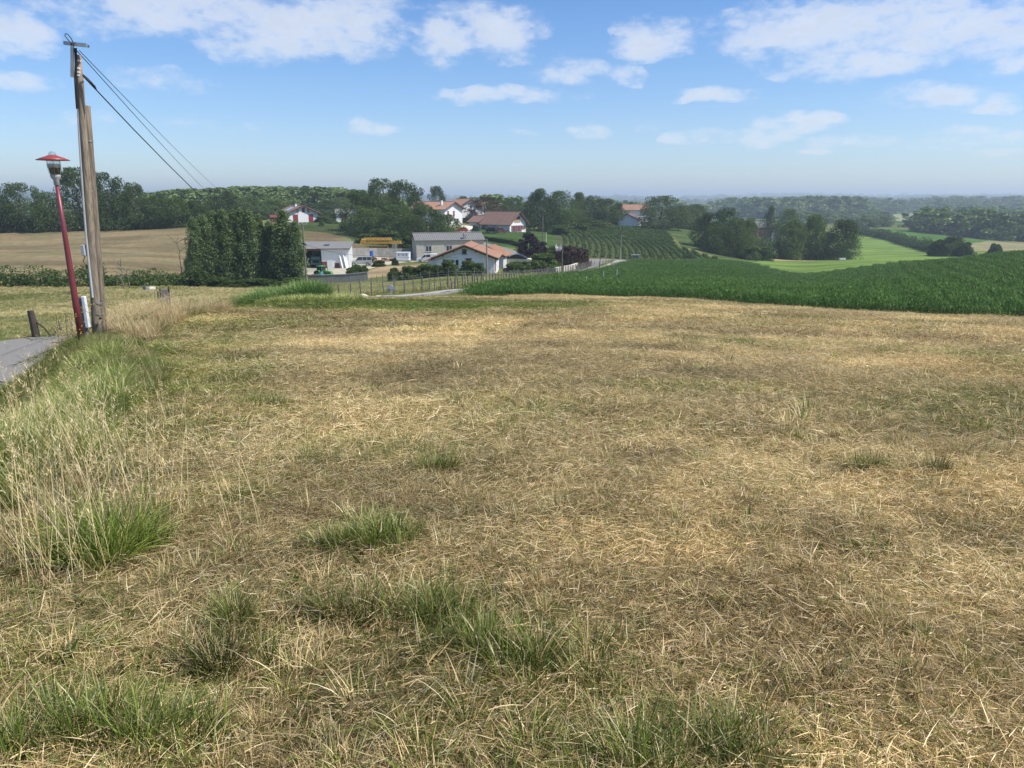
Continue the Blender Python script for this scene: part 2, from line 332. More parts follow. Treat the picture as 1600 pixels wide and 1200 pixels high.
M_TILEB = mat('brown_roof_tiles', (.215, .125, .095), .85, .35, 1.6, col2=(.16, .095, .075))
M_TILEST = mat('stained_roof_tiles', (.42, .22, .13), .9, .5, 1.3, col2=(.2, .12, .08), stretch=(4, 4, .5))
M_FIBRE = mat('grey_fibre_cement', (.22, .215, .205), .9, .25, 3)
M_CONC = mat('concrete', (.32, .315, .29), .9, .35, 2.2, bump=.3, stretch=(1, 1, .5), col2=(.21, .205, .19))
M_CREAM = mat('cream_stone', (.70, .66, .52), .85, .15, 3)
M_STONE = mat('field_stone', (.50, .42, .30), .9, .3, 5, bump=.5)
M_ASPH = mat('asphalt', (.255, .24, .215), .95, .25, 25, bump=.35, col2=(.19, .18, .165), spec=.2)
M_GRAVEL = mat('pale_gravel', (.40, .375, .32), .95, .2, 5, bump=.2)
M_DARK = mat('dark_interior', (.02, .02, .022), .9, .2, 3)  # near-black colour stands in for shade inside bays, recesses and slots
M_YEL = mat('crane_yellow', (.72, .42, .07), .5, .2, 3)
M_TYRE = mat('tyre_rubber', (.022, .022, .022), .85, .2, 12)
M_CHROME = mat('rim_metal', (.5, .5, .5), .35, .1, 6, metallic=.8)
M_WHITEC = mat('white_car_paint', (.75, .76, .77), .3, .06, 3, spec=.6)
M_SILVER = mat('silver_car_paint', (.42, .44, .46), .3, .06, 3, metallic=.4)
M_GREENC = mat('green_truck_paint', (.02, .19, .13), .4, .2, 3)
M_TRACT = mat('tractor_green', (.075, .27, .045), .4, .15, 3)
M_REDC = mat('red_car_paint', (.55, .04, .04), .3, .08, 3)
M_BLUE = mat('blue_plastic', (.03, .13, .45), .5, .1, 4)
M_TERRA = mat('rusty_orange', (.42, .19, .12), .7, .3, 3)
M_BLACK = mat('black_sheet', (.02, .021, .025), .5, .2, 4)
M_SOLAR = mat('solar_glass', (.35, .38, .42), .25, .1, 4)
M_TIMBER = mat('timber_ochre', (.42, .30, .13), .8, .2, 5)
def clear_mat(name):
    m, g, out = base_mat(name); t = g.n('ShaderNodeBsdfTransparent'); t.inputs[0].default_value = (.88, .92, .92, 1); q = g.n('ShaderNodeBsdfGlossy'); q.inputs['Roughness'].default_value = .08
    mx = g.n('ShaderNodeMixShader'); mx.inputs[0].default_value = .16; g.L.new(t.outputs[0], mx.inputs[1]); g.L.new(q.outputs[0], mx.inputs[2]); g.L.new(mx.outputs[0], out.inputs[0]); return m
M_CONDUIT = mat('grey_conduit', (.50, .51, .53), .6, .2, 6)
M_LAMPG = clear_mat('lamp_glass')
M_LAMPI = mat('lamp_insert', (.50, .48, .38), .5, .15, 6)
M_SIGNB = mat('sign_back', (.36, .38, .40), .5, .2, 5, metallic=.4)
M_YFLOW = mat('yellow_petals', (.70, .50, .05), .7, .1, 5)
M_PINK = mat('pink_petals', (.55, .22, .32), .7, .1, 5)
M_PAMPAS = mat('white_plumes', (.70, .69, .62), .9, .1, 8)

# ------------------------------------------------------------------ mesh building
def set_attr(me, name, data, kind='FLOAT_COLOR', dom='POINT'):
    a = me.attributes.new(name, kind, dom)
    key = 'color' if 'COLOR' in kind else ('vector' if kind == 'FLOAT_VECTOR' else 'value')
    a.data.foreach_set(key, np.ascontiguousarray(data, dtype=np.int32 if kind == 'INT' else np.float32).ravel())
def np_mesh(name, V, Q, m=None, bl=None, smooth=False):
    V = np.asarray(V, np.float32); Q = np.asarray(Q, np.int32)
    me = bpy.data.meshes.new(name); me.vertices.add(len(V)); me.vertices.foreach_set('co', V.ravel())
    k = Q.shape[1]; me.loops.add(Q.size); me.loops.foreach_set('vertex_index', Q.ravel())
    me.polygons.add(len(Q)); me.polygons.foreach_set('loop_start', np.arange(0, Q.size, k, dtype=np.int32))
    if smooth: me.polygons.foreach_set('use_smooth', np.ones(len(Q), bool))
    me.update(calc_edges=True)
    if bl is not None: set_attr(me, 'bl', np.concatenate([bl, np.ones((len(bl), 1))], 1))
    if m: me.materials.append(m)
    return me
class MB:
    def __init__(s): s.v = []; s.f = []
    def add(s, vs, fs):
        o = len(s.v); s.v += [tuple(v) for v in vs]; s.f += [tuple(o+i for i in f) for f in fs]; return s
    def box(s, x0, x1, y0, y1, z0, z1, M=None):
        vs = [Vector((x, y, z)) for z in (z0, z1) for y in (y0, y1) for x in (x0, x1)]
        if M: vs = [M @ v for v in vs]
        return s.add(vs, [(0, 2, 3, 1), (4, 5, 7, 6), (0, 1, 5, 4), (2, 6, 7, 3), (0, 4, 6, 2), (1, 3, 7, 5)])
    def beam(s, a, b, w, h=None):
        a = Vector(a); b = Vector(b); h = h or w; d = b-a
        q = d.to_track_quat('Y', 'Z'); M = Matrix.Translation(a) @ q.to_matrix().to_4x4()
        return s.box(-w/2, w/2, 0, d.length, -h/2, h/2, M)
    def tube(s, pts, rad, n=8, cap=True, jit=0):
        pts = [Vector(p) for p in pts]; rad = rad if hasattr(rad, '__len__') else [rad]*len(pts)
        o = len(s.v); ref = None
        for i, p in enumerate(pts):
            d = (pts[min(i+1, len(pts)-1)]-pts[max(i-1, 0)]).normalized()
            if ref is None: ref = d.orthogonal().normalized()
            ref = (ref-d*ref.dot(d)).normalized(); b = d.cross(ref)
            for k in range(n):
                a = 2*math.pi*k/n; r = rad[i]*(1+(random.random()-.5)*jit)
                s.v.append(tuple(p+(ref*math.cos(a)+b*math.sin(a))*r))
        for i in range(len(pts)-1):
            for k in range(n):
                a = o+i*n+k; b_ = o+i*n+(k+1) % n
                s.f.append((a, b_, b_+n, a+n))
        if cap:
            s.f.append(tuple(o+k for k in reversed(range(n)))); e = o+(len(pts)-1)*n; s.f.append(tuple(e+k for k in range(n)))
        return s
    def lathe(s, prof, n=20, c=(0, 0, 0)):
        o = len(s.v)
        for r, z in prof:
            for k in range(n):
                a = 2*math.pi*k/n; s.v.append((c[0]+r*math.cos(a), c[1]+r*math.sin(a), c[2]+z))
        for i in range(len(prof)-1):
            for k in range(n):
                a = o+i*n+k; b = o+i*n+(k+1) % n; s.f.append((a, b, b+n, a+n))
        return s
    def prism(s, poly, y0, y1, M=None):
        """poly in x,z; extruded along y"""
        n = len(poly); vs = [Vector((x, y0, z)) for x, z in poly]+[Vector((x, y1, z)) for x, z in poly]
        if M: vs = [M @ v for v in vs]
        fs = [tuple(range(n)), tuple(reversed(range(n, 2*n)))]+[((k+1) % n, k, n+k, n+(k+1) % n) for k in range(n)]
        return s.add(vs, fs)
    def mesh(s, name, m, smooth=False, bevel=0):
        me = bpy.data.meshes.new(name); me.from_pydata(s.v, [], s.f); me.materials.append(m)
        if bevel:
            import bmesh
            bm = bmesh.new(); bm.from_mesh(me)
            bmesh.ops.bevel(bm, geom=bm.edges[:], offset=bevel, segments=1, affect='EDGES'); bm.to_mesh(me); bm.free()
        if smooth: me.polygons.foreach_set('use_smooth', np.ones(len(me.polygons), bool))
        me.update(); return me
def link(name, me, parent=None, loc=None, rot=None):
    o = bpy.data.objects.new(name, me); COL.objects.link(o)
    if parent: o.parent = parent
    if loc is not None: o.location = loc
    if rot is not None: o.rotation_euler = rot
    return o
def tag(o, label=None, cat=None, group=None, kind=None):
    if label: o['label'] = label
    if cat: o['category'] = cat
    if group: o['group'] = group
    if kind: o['kind'] = kind
    return o
def thing(name, label, cat, loc=(0, 0, 0), rz=0, group=None):
    o = bpy.data.objects.new(name, None); COL.objects.link(o); o.empty_display_size = .3
    o.location = loc; o.rotation_euler = (0, 0, rz); return tag(o, label, cat, group)
def part(name, mb, m, parent, smooth=False, bevel=0): return link(name, mb.mesh(name, m, smooth, bevel), parent)

# blades: many curved strips in one go
def blades(base, az, e0, e1, L, w, nseg, r=None, twist=.6, droop=1.0):
    n = len(base); r = rng if r is None else r
    P_ = np.zeros((n, nseg+1, 3)); P_[:, 0] = base
    for k in range(nseg):
        e = e0+(e1-e0)*((k+.5)/nseg)**droop
        a = az+.25*(k/nseg)*np.sin(az*7)
        st = np.stack([np.cos(e)*np.cos(a), np.cos(e)*np.sin(a), np.sin(e)], 1)*(L/nseg)[:, None]
        P_[:, k+1] = P_[:, k]+st
    tw = (r.random(n)-.5)*2*twist
    wd = np.stack([-np.sin(az)*np.cos(tw), np.cos(az)*np.cos(tw), np.sin(tw)], 1)
    s = np.linspace(0, 1, nseg+1); prof = np.where(s < .35, .75+.25*s/.35, 1-.85*(s-.35)/.65)
    off = wd[:, None, :]*(w[:, None, None]*prof[None, :, None]*.5)
    V = np.stack([P_-off, P_+off], 2).reshape(-1, 3)
    b0 = np.arange(n)[:, None]*(nseg+1)*2+np.arange(nseg)[None, :]*2; b0 = b0.ravel()
    Q = np.stack([b0, b0+1, b0+3, b0+2], 1)
    r1 = np.repeat(r.random(n), (nseg+1)*2); r2 = np.repeat(r.random(n), (nseg+1)*2)
    al = np.tile(np.repeat(s, 2), n)
    return V, Q, np.stack([r1, al, r2], 1)
def join(parts_):
    Vs = []; Qs = []; Bs = []; o = 0
    for V, Q, B in parts_: Vs.append(V); Qs.append(Q+o); Bs.append(B); o += len(V)
    return np.concatenate(Vs), np.concatenate(Qs), np.concatenate(Bs)
def cards(c, size, r=None, up=.3):
    r = rng if r is None else r; n = len(c)
    nrm = r.normal(size=(n, 3)); nrm[:, 2] += up; nrm /= np.linalg.norm(nrm, axis=1)[:, None]
    a = r.normal(size=(n, 3)); a -= nrm*(a*nrm).sum(1)[:, None]; a /= np.linalg.norm(a, axis=1)[:, None]
    b = np.cross(nrm, a); s = (size*(.6+.8*r.random(n)))[:, None]
    V = np.stack([c-a*s*.5, c-b*s*.36+nrm*s*.1, c+a*s*.5, c+b*s*.36+nrm*s*.1], 1).reshape(-1, 3)
    Q = np.arange(n*4).reshape(n, 4)
    r1 = np.repeat(r.random(n), 4); r2 = np.repeat(r.random(n), 4)
    return V, Q, np.stack([r1, r2, r2], 1)
def scatter(name, pts, rot, scl, idx, tint, protos, label=None, cat=None, kind='stuff'):
    """one object; geometry nodes place copies of the small prototypes on its points"""
    me = bpy.data.meshes.new(name); me.vertices.add(len(pts)); me.vertices.foreach_set('co', np.asarray(pts, np.float32).ravel())
    set_attr(me, 'rot', rot, 'FLOAT_VECTOR'); set_attr(me, 'scl', scl, 'FLOAT_VECTOR'); set_attr(me, 'idx', idx, 'INT'); set_attr(me, 'tint', tint, 'FLOAT_VECTOR')
    o = link(name, me); tag(o, label, cat, kind=kind)
    coll = bpy.data.collections.new(name+'_pieces')
    for i, pm in enumerate(protos):
        po = bpy.data.objects.new('%s_piece_%02d' % (name, i), pm); coll.objects.link(po)
    ng = bpy.data.node_groups.new(name, 'GeometryNodeTree')
    ng.interface.new_socket('Geometry', in_out='INPUT', socket_type='NodeSocketGeometry'); ng.interface.new_socket('Geometry', in_out='OUTPUT', socket_type='NodeSocketGeometry')
    N = ng.nodes; L = ng.links; gi = N.new('NodeGroupInput'); go = N.new('NodeGroupOutput'); ip = N.new('GeometryNodeInstanceOnPoints')
    ci = N.new('GeometryNodeCollectionInfo'); ci.inputs['Collection'].default_value = coll; ci.inputs['Separate Children'].default_value = True; ci.inputs['Reset Children'].default_value = True
    def na(nm, ty):
        q = N.new('GeometryNodeInputNamedAttribute'); q.data_type = ty; q.inputs['Name'].default_value = nm; return q.outputs['Attribute']
    L.new(gi.outputs[0], ip.inputs['Points']); L.new(ci.outputs[0], ip.inputs['Instance']); ip.inputs['Pick Instance'].default_value = True
    L.new(na('idx', 'INT'), ip.inputs['Instance Index'])
    er = N.new('FunctionNodeEulerToRotation'); L.new(na('rot', 'FLOAT_VECTOR'), er.inputs[0]); L.new(er.outputs[0], ip.inputs['Rotation'])
    L.new(na('scl', 'FLOAT_VECTOR'), ip.inputs['Scale']); L.new(ip.outputs[0], go.inputs[0])
    md = o.modifiers.new('scatter', 'NODES'); md.node_group = ng
    return o
#SPLIT

# ------------------------------------------------------------------ the ground sheet
ROADA = [(-13.4, -40), (-13.4, 0), (-13.9, 14), (-15.9, 20), (-16.9, 26), (-17.1, 34), (-17.0, 43), (-16.0, 50)]
ROAD = np.array(ROADA+[(-13.2, 55.5)]+[tuple(P(u, Y).xy) for u, Y in ((560, 59.5), (640, 60.5), (700, 65), (760, 75), (830, 91), (880, 107), (920, 128), (965, 168), (975, 182))], float)
FIELD_EDGE = [tuple(P(u, Y).xy) for u, Y in ((520, 54.5), (560, 55), (640, 55.5), (740, 55), (860, 58.5), (1000, 57), (1100, 50), (1200, 45), (1300, 42.6), (1450, 40), (1600, 38.5), (1800, 36))]
CORNPOLY = [tuple(P(u, Y).xy) for u, Y in ((735, 55.2), (860, 58.8), (1000, 57.3), (1100, 50.3), (1200, 45.3), (1300, 43), (1450, 40.4), (1600, 38.8), (1800, 36.5), (1860, 60), (1850, 165), (1600, 150), (1450, 152), (1400, 154), (1300, 150), (1250, 154), (1200, 168), (1150, 182), (1080, 182), (990, 180), (975, 160), (930, 124), (880, 104), (835, 90), (770, 76), (740, 66))]  # far right edge drawn along the cloud-shadow edge on the crop
corn_np = [(x, y) for x, y in CORNPOLY]
ZONES = [  # polygon (direction, distance), colour, softness of the edge (m)
 ([(-600, 98), (100, 98), (235, 104), (300, 118), (310, 150), (300, 192), (0, 196), (-600, 200)], (.205, .165, .10), 2.0),   # mown hill beyond the hedge
 ([(-600, 44), (0, 49), (180, 56), (300, 66), (420, 84), (415, 90), (290, 74), (170, 62), (0, 54), (-600, 49)], (.33, .29, .15), 1.2),
 ([(-600, 70), (0, 72), (170, 76), (150, 84), (0, 84), (-600, 84)], (.10, .12, .04), 3),
 ([(465, 150), (480, 145), (640, 162), (600, 170), (560, 178), (505, 215), (470, 228)], (.155, .12, .075), 2.0),
 ([(440, 215), (520, 205), (570, 180), (640, 172), (655, 190), (640, 300), (430, 300)], (.06, .085, .03), 3.0),
 ([(450, 112.5), (580, 112.5), (570, 118), (560, 124), (640, 150), (780, 150), (835, 133), (850, 142), (830, 168), (790, 176), (640, 164), (450, 150)], (.44, .405, .33), .6),
 ([(545, 113), (640, 112), (668, 122), (660, 140), (600, 134), (565, 122)], (.31, .235, .15), .8),
 ([(765, 182), (835, 182), (880, 195), (885, 262), (735, 262), (735, 215)], (.055, .095, .03), .8),
 ([(880, 186), (1000, 187), (1100, 187), (1130, 192), (1120, 200), (1060, 225), (1045, 300), (860, 300), (868, 240)], (.075, .085, .04), .5),
 ([(1062, 232), (1150, 198), (1200, 210), (1150, 250), (1100, 300), (1045, 318), (1040, 300)], (.075, .105, .04), 1.5),
 ([(1140, 260), (1200, 300), (1220, 312), (1180, 330), (1120, 330), (1110, 300)], (.30, .25, .13), 3),
 ([(1155, 400), (1230, 380), (1240, 520), (1150, 540)], (.11, .22, .04), 3),
 ([(1040, 188), (1140, 186), (1250, 197), (1260, 206), (1210, 226), (1150, 214)], (.10, .15, .05), 2),
 ([(1180, 228), (1290, 218), (1330, 222), (1330, 227), (1260, 233), (1190, 236)], (.38, .28, .17), .8),
 ([(1160, 192), (1200, 166), (1250, 152), (1300, 148), (1400, 152), (1700, 145), (1700, 300), (1476, 295), (1340, 470), (1290, 460), (1310, 300), (1330, 236), (1200, 226)], (.15, .225, .06), .8),  # cloud-shadow edge put into colour: sunlit part painted brighter than the maize
 ([(1345, 480), (1476, 310), (1560, 330), (1600, 400), (1420, 520), (1330, 560)], (.075, .15, .035), 2),
 ([(1490, 300), (1700, 310), (1700, 420), (1540, 420), (1500, 350)], (.25, .23, .13), 3),
 ([(1320, 600), (1420, 600), (1440, 720), (1300, 720)], (.08, .13, .035), 6),
 ([(1380, 800), (1450, 780), (1470, 1150), (1390, 1150)], (.24, .27, .13), 10),
 ([(1475, 1000), (1620, 1000), (1620, 1200), (1475, 1180)], (.12, .19, .06), 10),
]
greens = [  # greener places of the mown field: (u, Y, half length along x, half length along y, strength)
 (620, 42, 6.5, 3.4, 1.0), (600, 36, 5, 7.5, 1.1), (700, 36, 5.5, 6.5, 1.1), (800, 34, 5, 3.6, .95), (510, 37, 3.5, 8, 1.05), (900, 38, 5.5, 2.6, .7), (700, 44, 7.5, 3.0, .95), (840, 40, 5, 2.2, .45), (1000, 45, 9, 3, .35), (500, 42, 4, 5, .95), (760, 28, 7, 1.7, .35), (400, 22, 2.4, 5, .5), (590, 52, 4, 4, .75), (700, 51, 5, 3, .6),
 (1060, 9.6, 1.0, .35, .5), (980, 9.9, 1.6, .4, .3), (1200, 9.2, 1.5, .4, .25), (1050, 6.6, 1.2, .25, .2), (760, 8.2, 1.6, .4, .25), (660, 21, 5, 1.2, .3), (300, 15, 1.8, 3, .45), (240, 9, 1.6, 2.4, .5), (380, 10.5, .8, 1.2, .6), (330, 12, 1.0, 1.6, .4),
 (560, 3.9, .5, .3, .45), (790, 2.55, .4, .2, .5), (200, 2.2, .4, .25, .45), (60, 2.6, .4, .4, .4), (40, 3.4, .4, .6, .4), (110, 4.0, .4, .4, .35), (690, 3.0, .3, .2, .35), (1000, 2.0, .25, .12, .25), (380, 2.8, .4, .2, .3), (330, 4.5, .5, .5, .3)]
G_XY = [(P(u, Y).xy, a, b, s) for u, Y, a, b, s in greens]
def green_at(x, y):
    g = np.zeros(np.shape(x))
    wx = x+(fbm(x, y, .9, 3)-.5)*1.0; wy = y+(fbm(x+31, y+7, .9, 3)-.5)*1.0
    r = np.hypot(x, y); wx = np.where(r < 7, x+(wx-x)*.4, wx); wy = np.where(r < 7, y+(wy-y)*.4, wy)
    for (c, a, b, s) in G_XY:
        g = np.maximum(g, s*np.clip(1.25-((wx-c[0])/a)**2-((wy-c[1])/b)**2, 0, 1))
    g = np.maximum(g, sstep(fbm(x*.8+11, y*1.3, 2.6, 4), .54, .72)*.35)
    d, s = seg_dist(x, y, CREST); sd_ = d*s
    g = np.maximum(g, (1-sstep(sd_+(fbm(x, y, 1.5, 3)-.5)*1.6, .1, 2.2))*np.where(y > 4.2, .9, .5))
    return g
def bright_at(x, y):
    """pale windrows of dry straw and brown matted places"""
    b = fbm(x*.55+40, y*1.25, 2.3, 4); c = fbm(x+5, y*1.6+80, .75, 3)
    return .70+1.05*(b-.34)+.85*(c-.5)
def build_ground():
    th = np.concatenate([np.linspace(-math.pi, -.86, 60)[:-1], np.linspace(-.86, .86, 640), np.linspace(.86, math.pi, 60)[1:]])
    r = np.concatenate([[.02], np.linspace(.25, 12, 90), 12*np.exp(np.linspace(0, math.log(60/12), 110))[1:], 60*np.exp(np.linspace(0, math.log(500/60), 330))[1:], 500*np.exp(np.linspace(0, math.log(13000/500), 150))[1:]])
    TH, RR = np.meshgrid(th, r); x = (RR*np.sin(TH)).ravel(); y = (RR*np.cos(TH)).ravel()
    z = terrain(x, y)
    # the road is cut level into the slope
    dr, _ = seg_dist(x, y, ROAD); 
    nr, nt_ = len(r), len(th)
    i = np.arange(nr-1)[:, None]*nt_+np.arange(nt_-1)[None, :]; i = i.ravel()
    Q = np.stack([i, i+1, i+nt_+1, i+nt_], 1)
    # colours of the land cover; sunlit band and near gap shade are painted in
    n1 = fbm(x, y, 7, 4)[:, None]; n2 = fbm(x+300, y, 45, 4)[:, None]; n3 = fbm(x, y+77, 1.2, 3)[:, None]
    stk = fbm(x*.25+y*.06+3, y*1.3-x*.12, 5, 4)[:, None]; stk = sstep(stk, .25, .75)
    past = np.array([.185, .175, .075])*(1-n2)+np.array([.115, .145, .05])*n2
    past = past*(.75+.5*n1)
    far = np.hypot(x, y)[:, None]
    # patchwork of far fields
    fx = np.floor(x/260+.6*fbm(x, y, 700, 2)*3); fy = np.floor(y/420+.5*fbm(x+50, y, 600, 2)*3); h = (np.sin(fx*12.9898+fy*78.233)*43758.5453) % 1
    pal = np.array([(.10, .17, .05), (.17, .20, .08), (.30, .28, .15), (.07, .11, .035), (.13, .19, .06), (.06, .09, .03)])[(h*6).astype(int) % 6]
    k = sstep(far, 620, 800); c = past*(1-k)+pal*k
    c = c*(1+(fbm(x/2.2+3, y*1.6, 9, 4)[:, None]-.5)*.8*sstep(far, 60, 120))
    wood = sstep(fbm(x+1000, y*1.3, 330, 4), .56, .59)[:, None]*k
    c = c*(1-wood)+np.array([.028, .045, .018])*wood
    for poly, colr, soft in ZONES:
        pp = PP(*poly)
        wx = x+(fbm(x, y, 5*soft+1, 3)-.5)*soft*2.5; wy = y+(fbm(x+9, y+4, 5*soft+1, 3)-.5)*soft*2.5
        mk = inpoly(wx, wy, pp).astype(float)[:, None]
        c = c*(1-mk)+np.array(colr)*(.82+.36*n1)*(.80+.40*stk)*(.92+.16*n2)*mk
    # field on which the camera stands
    fpoly = [(-60, -60), (120, -60), (120, FIELD_EDGE[-1][1])]+FIELD_EDGE[::-1]+[tuple(q) for q in CREST[::-1]]
    dcr, scr = seg_dist(x, y, CREST)
    mk = inpoly(x, y, fpoly).astype(float)[:, None]
    g = green_at(x, y)[:, None]; b = bright_at(x, y)[:, None]
    fieldc = (np.array([.50, .365, .185])*(1-g)+np.array([.22, .23, .06])*g)*(.55+.5*b)
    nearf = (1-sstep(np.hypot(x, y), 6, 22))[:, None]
    fieldc = fieldc*(1-.52*nearf)  # ground darkened near the camera: shade of the gaps between blades, as colour
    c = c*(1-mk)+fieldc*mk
    ck = inpoly(x, y, corn_np).astype(float)[:, None]; c = c*(1-ck)+np.array([.045, .06, .022])*ck
    # verge between field and road
    dd = (dr[:, None] < 5) & (dr[:, None] > 1.5) & (mk < .5) & (y[:, None] < 140) & (ck < .5)
    c = np.where(dd, c*.6+np.array([.10, .13, .04])*.4, c)
    me = np_mesh('ground', np.stack([x, y, z], 1), Q, smooth=True)
    set_attr(me, 'cover', np.concatenate([np.clip(c, 0, 1), np.ones((len(c), 1))], 1))
    m, gg, out = base_mat('ground_cover'); b_ = gg.n('ShaderNodeBsdfDiffuse'); at = gg.n('ShaderNodeAttribute', attribute_name='cover')
    geo = gg.n('ShaderNodeNewGeometry'); p = geo.outputs['Position']
    f1 = gg.noise(p, 9, 5, .7); f2 = gg.noise(p, .9, 6, .65); f3 = gg.noise(p, .12, 5, .6)
    col = gg.mixc(1.0, at.outputs['Color'], gg.ramp(f1, [(.25, .55), (.5, 1.0), (.78, 1.45)]), 'MULTIPLY')
    col = gg.mixc(1.0, col, gg.ramp(f2, [(.3, (.72, .76, .70)), (.55, (1.0, 1.0, 1.0)), (.75, (1.3, 1.22, 1.12))]), 'MULTIPLY')
    col = gg.mixc(1.0, col, gg.ramp(f3, [(.3, (.84, .92, .82)), (.7, (1.14, 1.06, 1.0))]), 'MULTIPLY')
    gg.L.new(col, b_.inputs[0])
    bp = gg.n('ShaderNodeBump'); bp.inputs['Strength'].default_value = .8; bp.inputs['Distance'].default_value = .06; gg.L.new(f1, bp.inputs['Height']); gg.L.new(bp.outputs[0], b_.inputs['Normal'])
    gg.L.new(b_.outputs[0], out.inputs[0]); me.materials.append(m)
    tag(link('ground', me), kind='structure')
build_ground()

def ribbon(name, line, w, m, lift=.03, step=.8, kind='structure', cross=6):
    L = [Vector((*p, 0)) for p in line]; pts = []
    for a, b in zip(L[:-1], L[1:]):
        n = max(1, int((b-a).length/step)); pts += [a.lerp(b, k/n) for k in range(n)]
    pts.append(L[-1]); pts = np.array([(p.x, p.y) for p in pts])
    for _ in range(6): pts[1:-1] = (pts[:-2]+2*pts[1:-1]+pts[2:])/4
    d = np.gradient(pts, axis=0); d /= np.linalg.norm(d, axis=1)[:, None]; nn = np.stack([-d[:, 1], d[:, 0]], 1)
    ww = w if hasattr(w, '__len__') else [w]*len(pts)
    ww = np.interp(np.linspace(0, 1, len(pts)), np.linspace(0, 1, len(ww)), ww)
    wob = (fbm(pts[:, 0], pts[:, 1], 1.5, 2)-.5)*.35
    V = []
    s = np.linspace(-.5, .5, cross+1)
    for k in s:
        q = pts+nn*((ww+wob)*k)[:, None]; V.append(np.stack([q[:, 0], q[:, 1], terrain(q[:, 0], q[:, 1])], 1))
    V = np.array(V)  # cross, n, 3
    # smooth cross-section, slightly raised so that the ground never pokes through
    zc = V[:, :, 2]; zmean = np.linspace(0, 1, cross+1)[:, None]*(zc[-1]-zc[0])[None, :]+zc[0][None, :]
    V[:, :, 2] = np.maximum(zmean, zc)+lift
    n = len(pts); V = V.transpose(1, 0, 2).reshape(-1, 3); i = (np.arange(n-1)[:, None]*(cross+1)+np.arange(cross)[None, :]).ravel()
    Q = np.stack([i, i+1, i+cross+2, i+cross+1], 1)
    return tag(link(name, np_mesh(name, V, Q, m, smooth=True)), kind=kind)
ribbon('road', ROADA, 5.2, M_ASPH, .05)
ribbon('lane', [tuple(q) for q in ROAD[7:]], [3.5, .8, .8, 1.2, 1.6, 2.2, 3.4], M_GRAVEL, .05)
ribbon('side_road', [tuple(P(u, Y).xy) for u, Y in ((1015, 186), (975, 184), (945, 181), (925, 170), (918, 158), (905, 142), (888, 130), (868, 124), (845, 131))], [3, 4, 5.5, 6, 6, 5.5, 5, 4.5], M_ASPH, .07)
ribbon('yard_road', [tuple(P(u, Y).xy) for u, Y in ((868, 150), (830, 158), (800, 166), (775, 178), (745, 196), (722, 222), (728, 250))], [5, 5.5, 5.5, 4.5, 4], M_ASPH, .07)

# ------------------------------------------------------------------ grass prototypes
def patch(seed, size, n, wmin, wmax, lmin, lmax, nseg, up=.25, hay=.5):
    r = np.random.default_rng(seed)
    nl = int(n*(1-up)); 
    # lying straw, combed in a few directions
    def block(k, flat):
        p = np.zeros((k, 3)); p[:, :2] = (r.random((k, 2))-.5)*size
        if flat: p[:, 2] = r.random(k)**1.6*.05
        main = r.random(3)*6.28; az = np.where(r.random(k) < hay, main[r.integers(0, 3, k)]+r.normal(0, .45, k), r.random(k)*6.28)
        L = lmin+(lmax-lmin)*r.random(k)**1.5; w = wmin+(wmax-wmin)*r.random(k)
        if flat: e0 = r.normal(.12, .22, k); e1 = e0-.15+r.normal(-.1, .3, k)
        else: e0 = .5+1.0*r.random(k); e1 = e0-r.random(k)*1.0; L = L*.62
        return blades(p, az, e0, e1, L, w, nseg, r, twist=1.2)
    return join([block(nl, True), block(n-nl, False)])
def tuft(seed, rad, n, lmin, lmax, w0, w1, nseg=4, lean=.9, drop=.9):
    r = np.random.default_rng(seed); q = np.sqrt(r.random(n))*rad; a = r.random(n)*6.28
    p = np.stack([q*np.cos(a), q*np.sin(a), np.full(n, -.02)], 1)
    az = a+r.normal(0, .8, n); e0 = 1.5-lean*(q/rad)*r.random(n)-.15*r.random(n); e1 = e0-drop*r.random(n)*1.5
    return blades(p, az, e0, e1, lmin+(lmax-lmin)*r.random(n), w0+(w1-w0)*r.random(n), nseg, r, twist=.8)
def stalks(seed, rad, n, lmin, lmax, w, heads=True, lean=.35):
    """thin dry stems with seed heads and a few wisps at the foot"""
    r = np.random.default_rng(seed); q = np.sqrt(r.random(n))*rad; a = r.random(n)*6.28
    p = np.stack([q*np.cos(a), q*np.sin(a), np.zeros(n)], 1); main = r.random()*6.28
    az = main+r.normal(0, 1.0, n); e0 = 1.5-lean*r.random(n); e1 = e0-.25-.35*r.random(n); L = lmin+(lmax-lmin)*r.random(n)
    V, Q, B = blades(p, az, e0, e1, L, np.full(n, w), 5, r, twist=.3)
    B[:, 0] = .93+.07*B[:, 0]; out_ = [(V, Q, B)]
    if heads:
        tips = V.reshape(n, 6, 2, 3)[:, 5].mean(1); prev = V.reshape(n, 6, 2, 3)[:, 4].mean(1); d = tips-prev; d /= np.linalg.norm(d, axis=1)[:, None]
        k = 9; c = np.repeat(tips, k, 0)-np.repeat(d, k, 0)*(np.tile(np.linspace(0, .09, k), n))[:, None]
        c += r.normal(0, .004, c.shape); dz = np.repeat(np.arctan2(d[:, 2], np.hypot(d[:, 0], d[:, 1])), k)
        V2, Q2, B2 = blades(c, r.random(n*k)*6.28, np.clip(dz-.25, .2, 1.5), np.clip(dz-.5, 0, 1.5), np.full(n*k, .022+.01*r.random()), np.full(n*k, w*1.6), 1, r)
        B2[:, 0] = .97; B2[:, 2] = .6+.4*B2[:, 2]; out_.append((V2, Q2, B2))
    return join(out_)
def mk(name, data, m): return np_mesh(name, data[0], data[1], m, data[2])
N0 = [mk('litter', patch(100+i, .52, 320, .0016, .0038, .03, .135, 3, .34), M_BLADE) for i in range(10)]
N1 = [mk('litter', patch(200+i, 1.0, 460, .0030, .0062, .06, .19, 2, .32), M_BLADE) for i in range(8)]
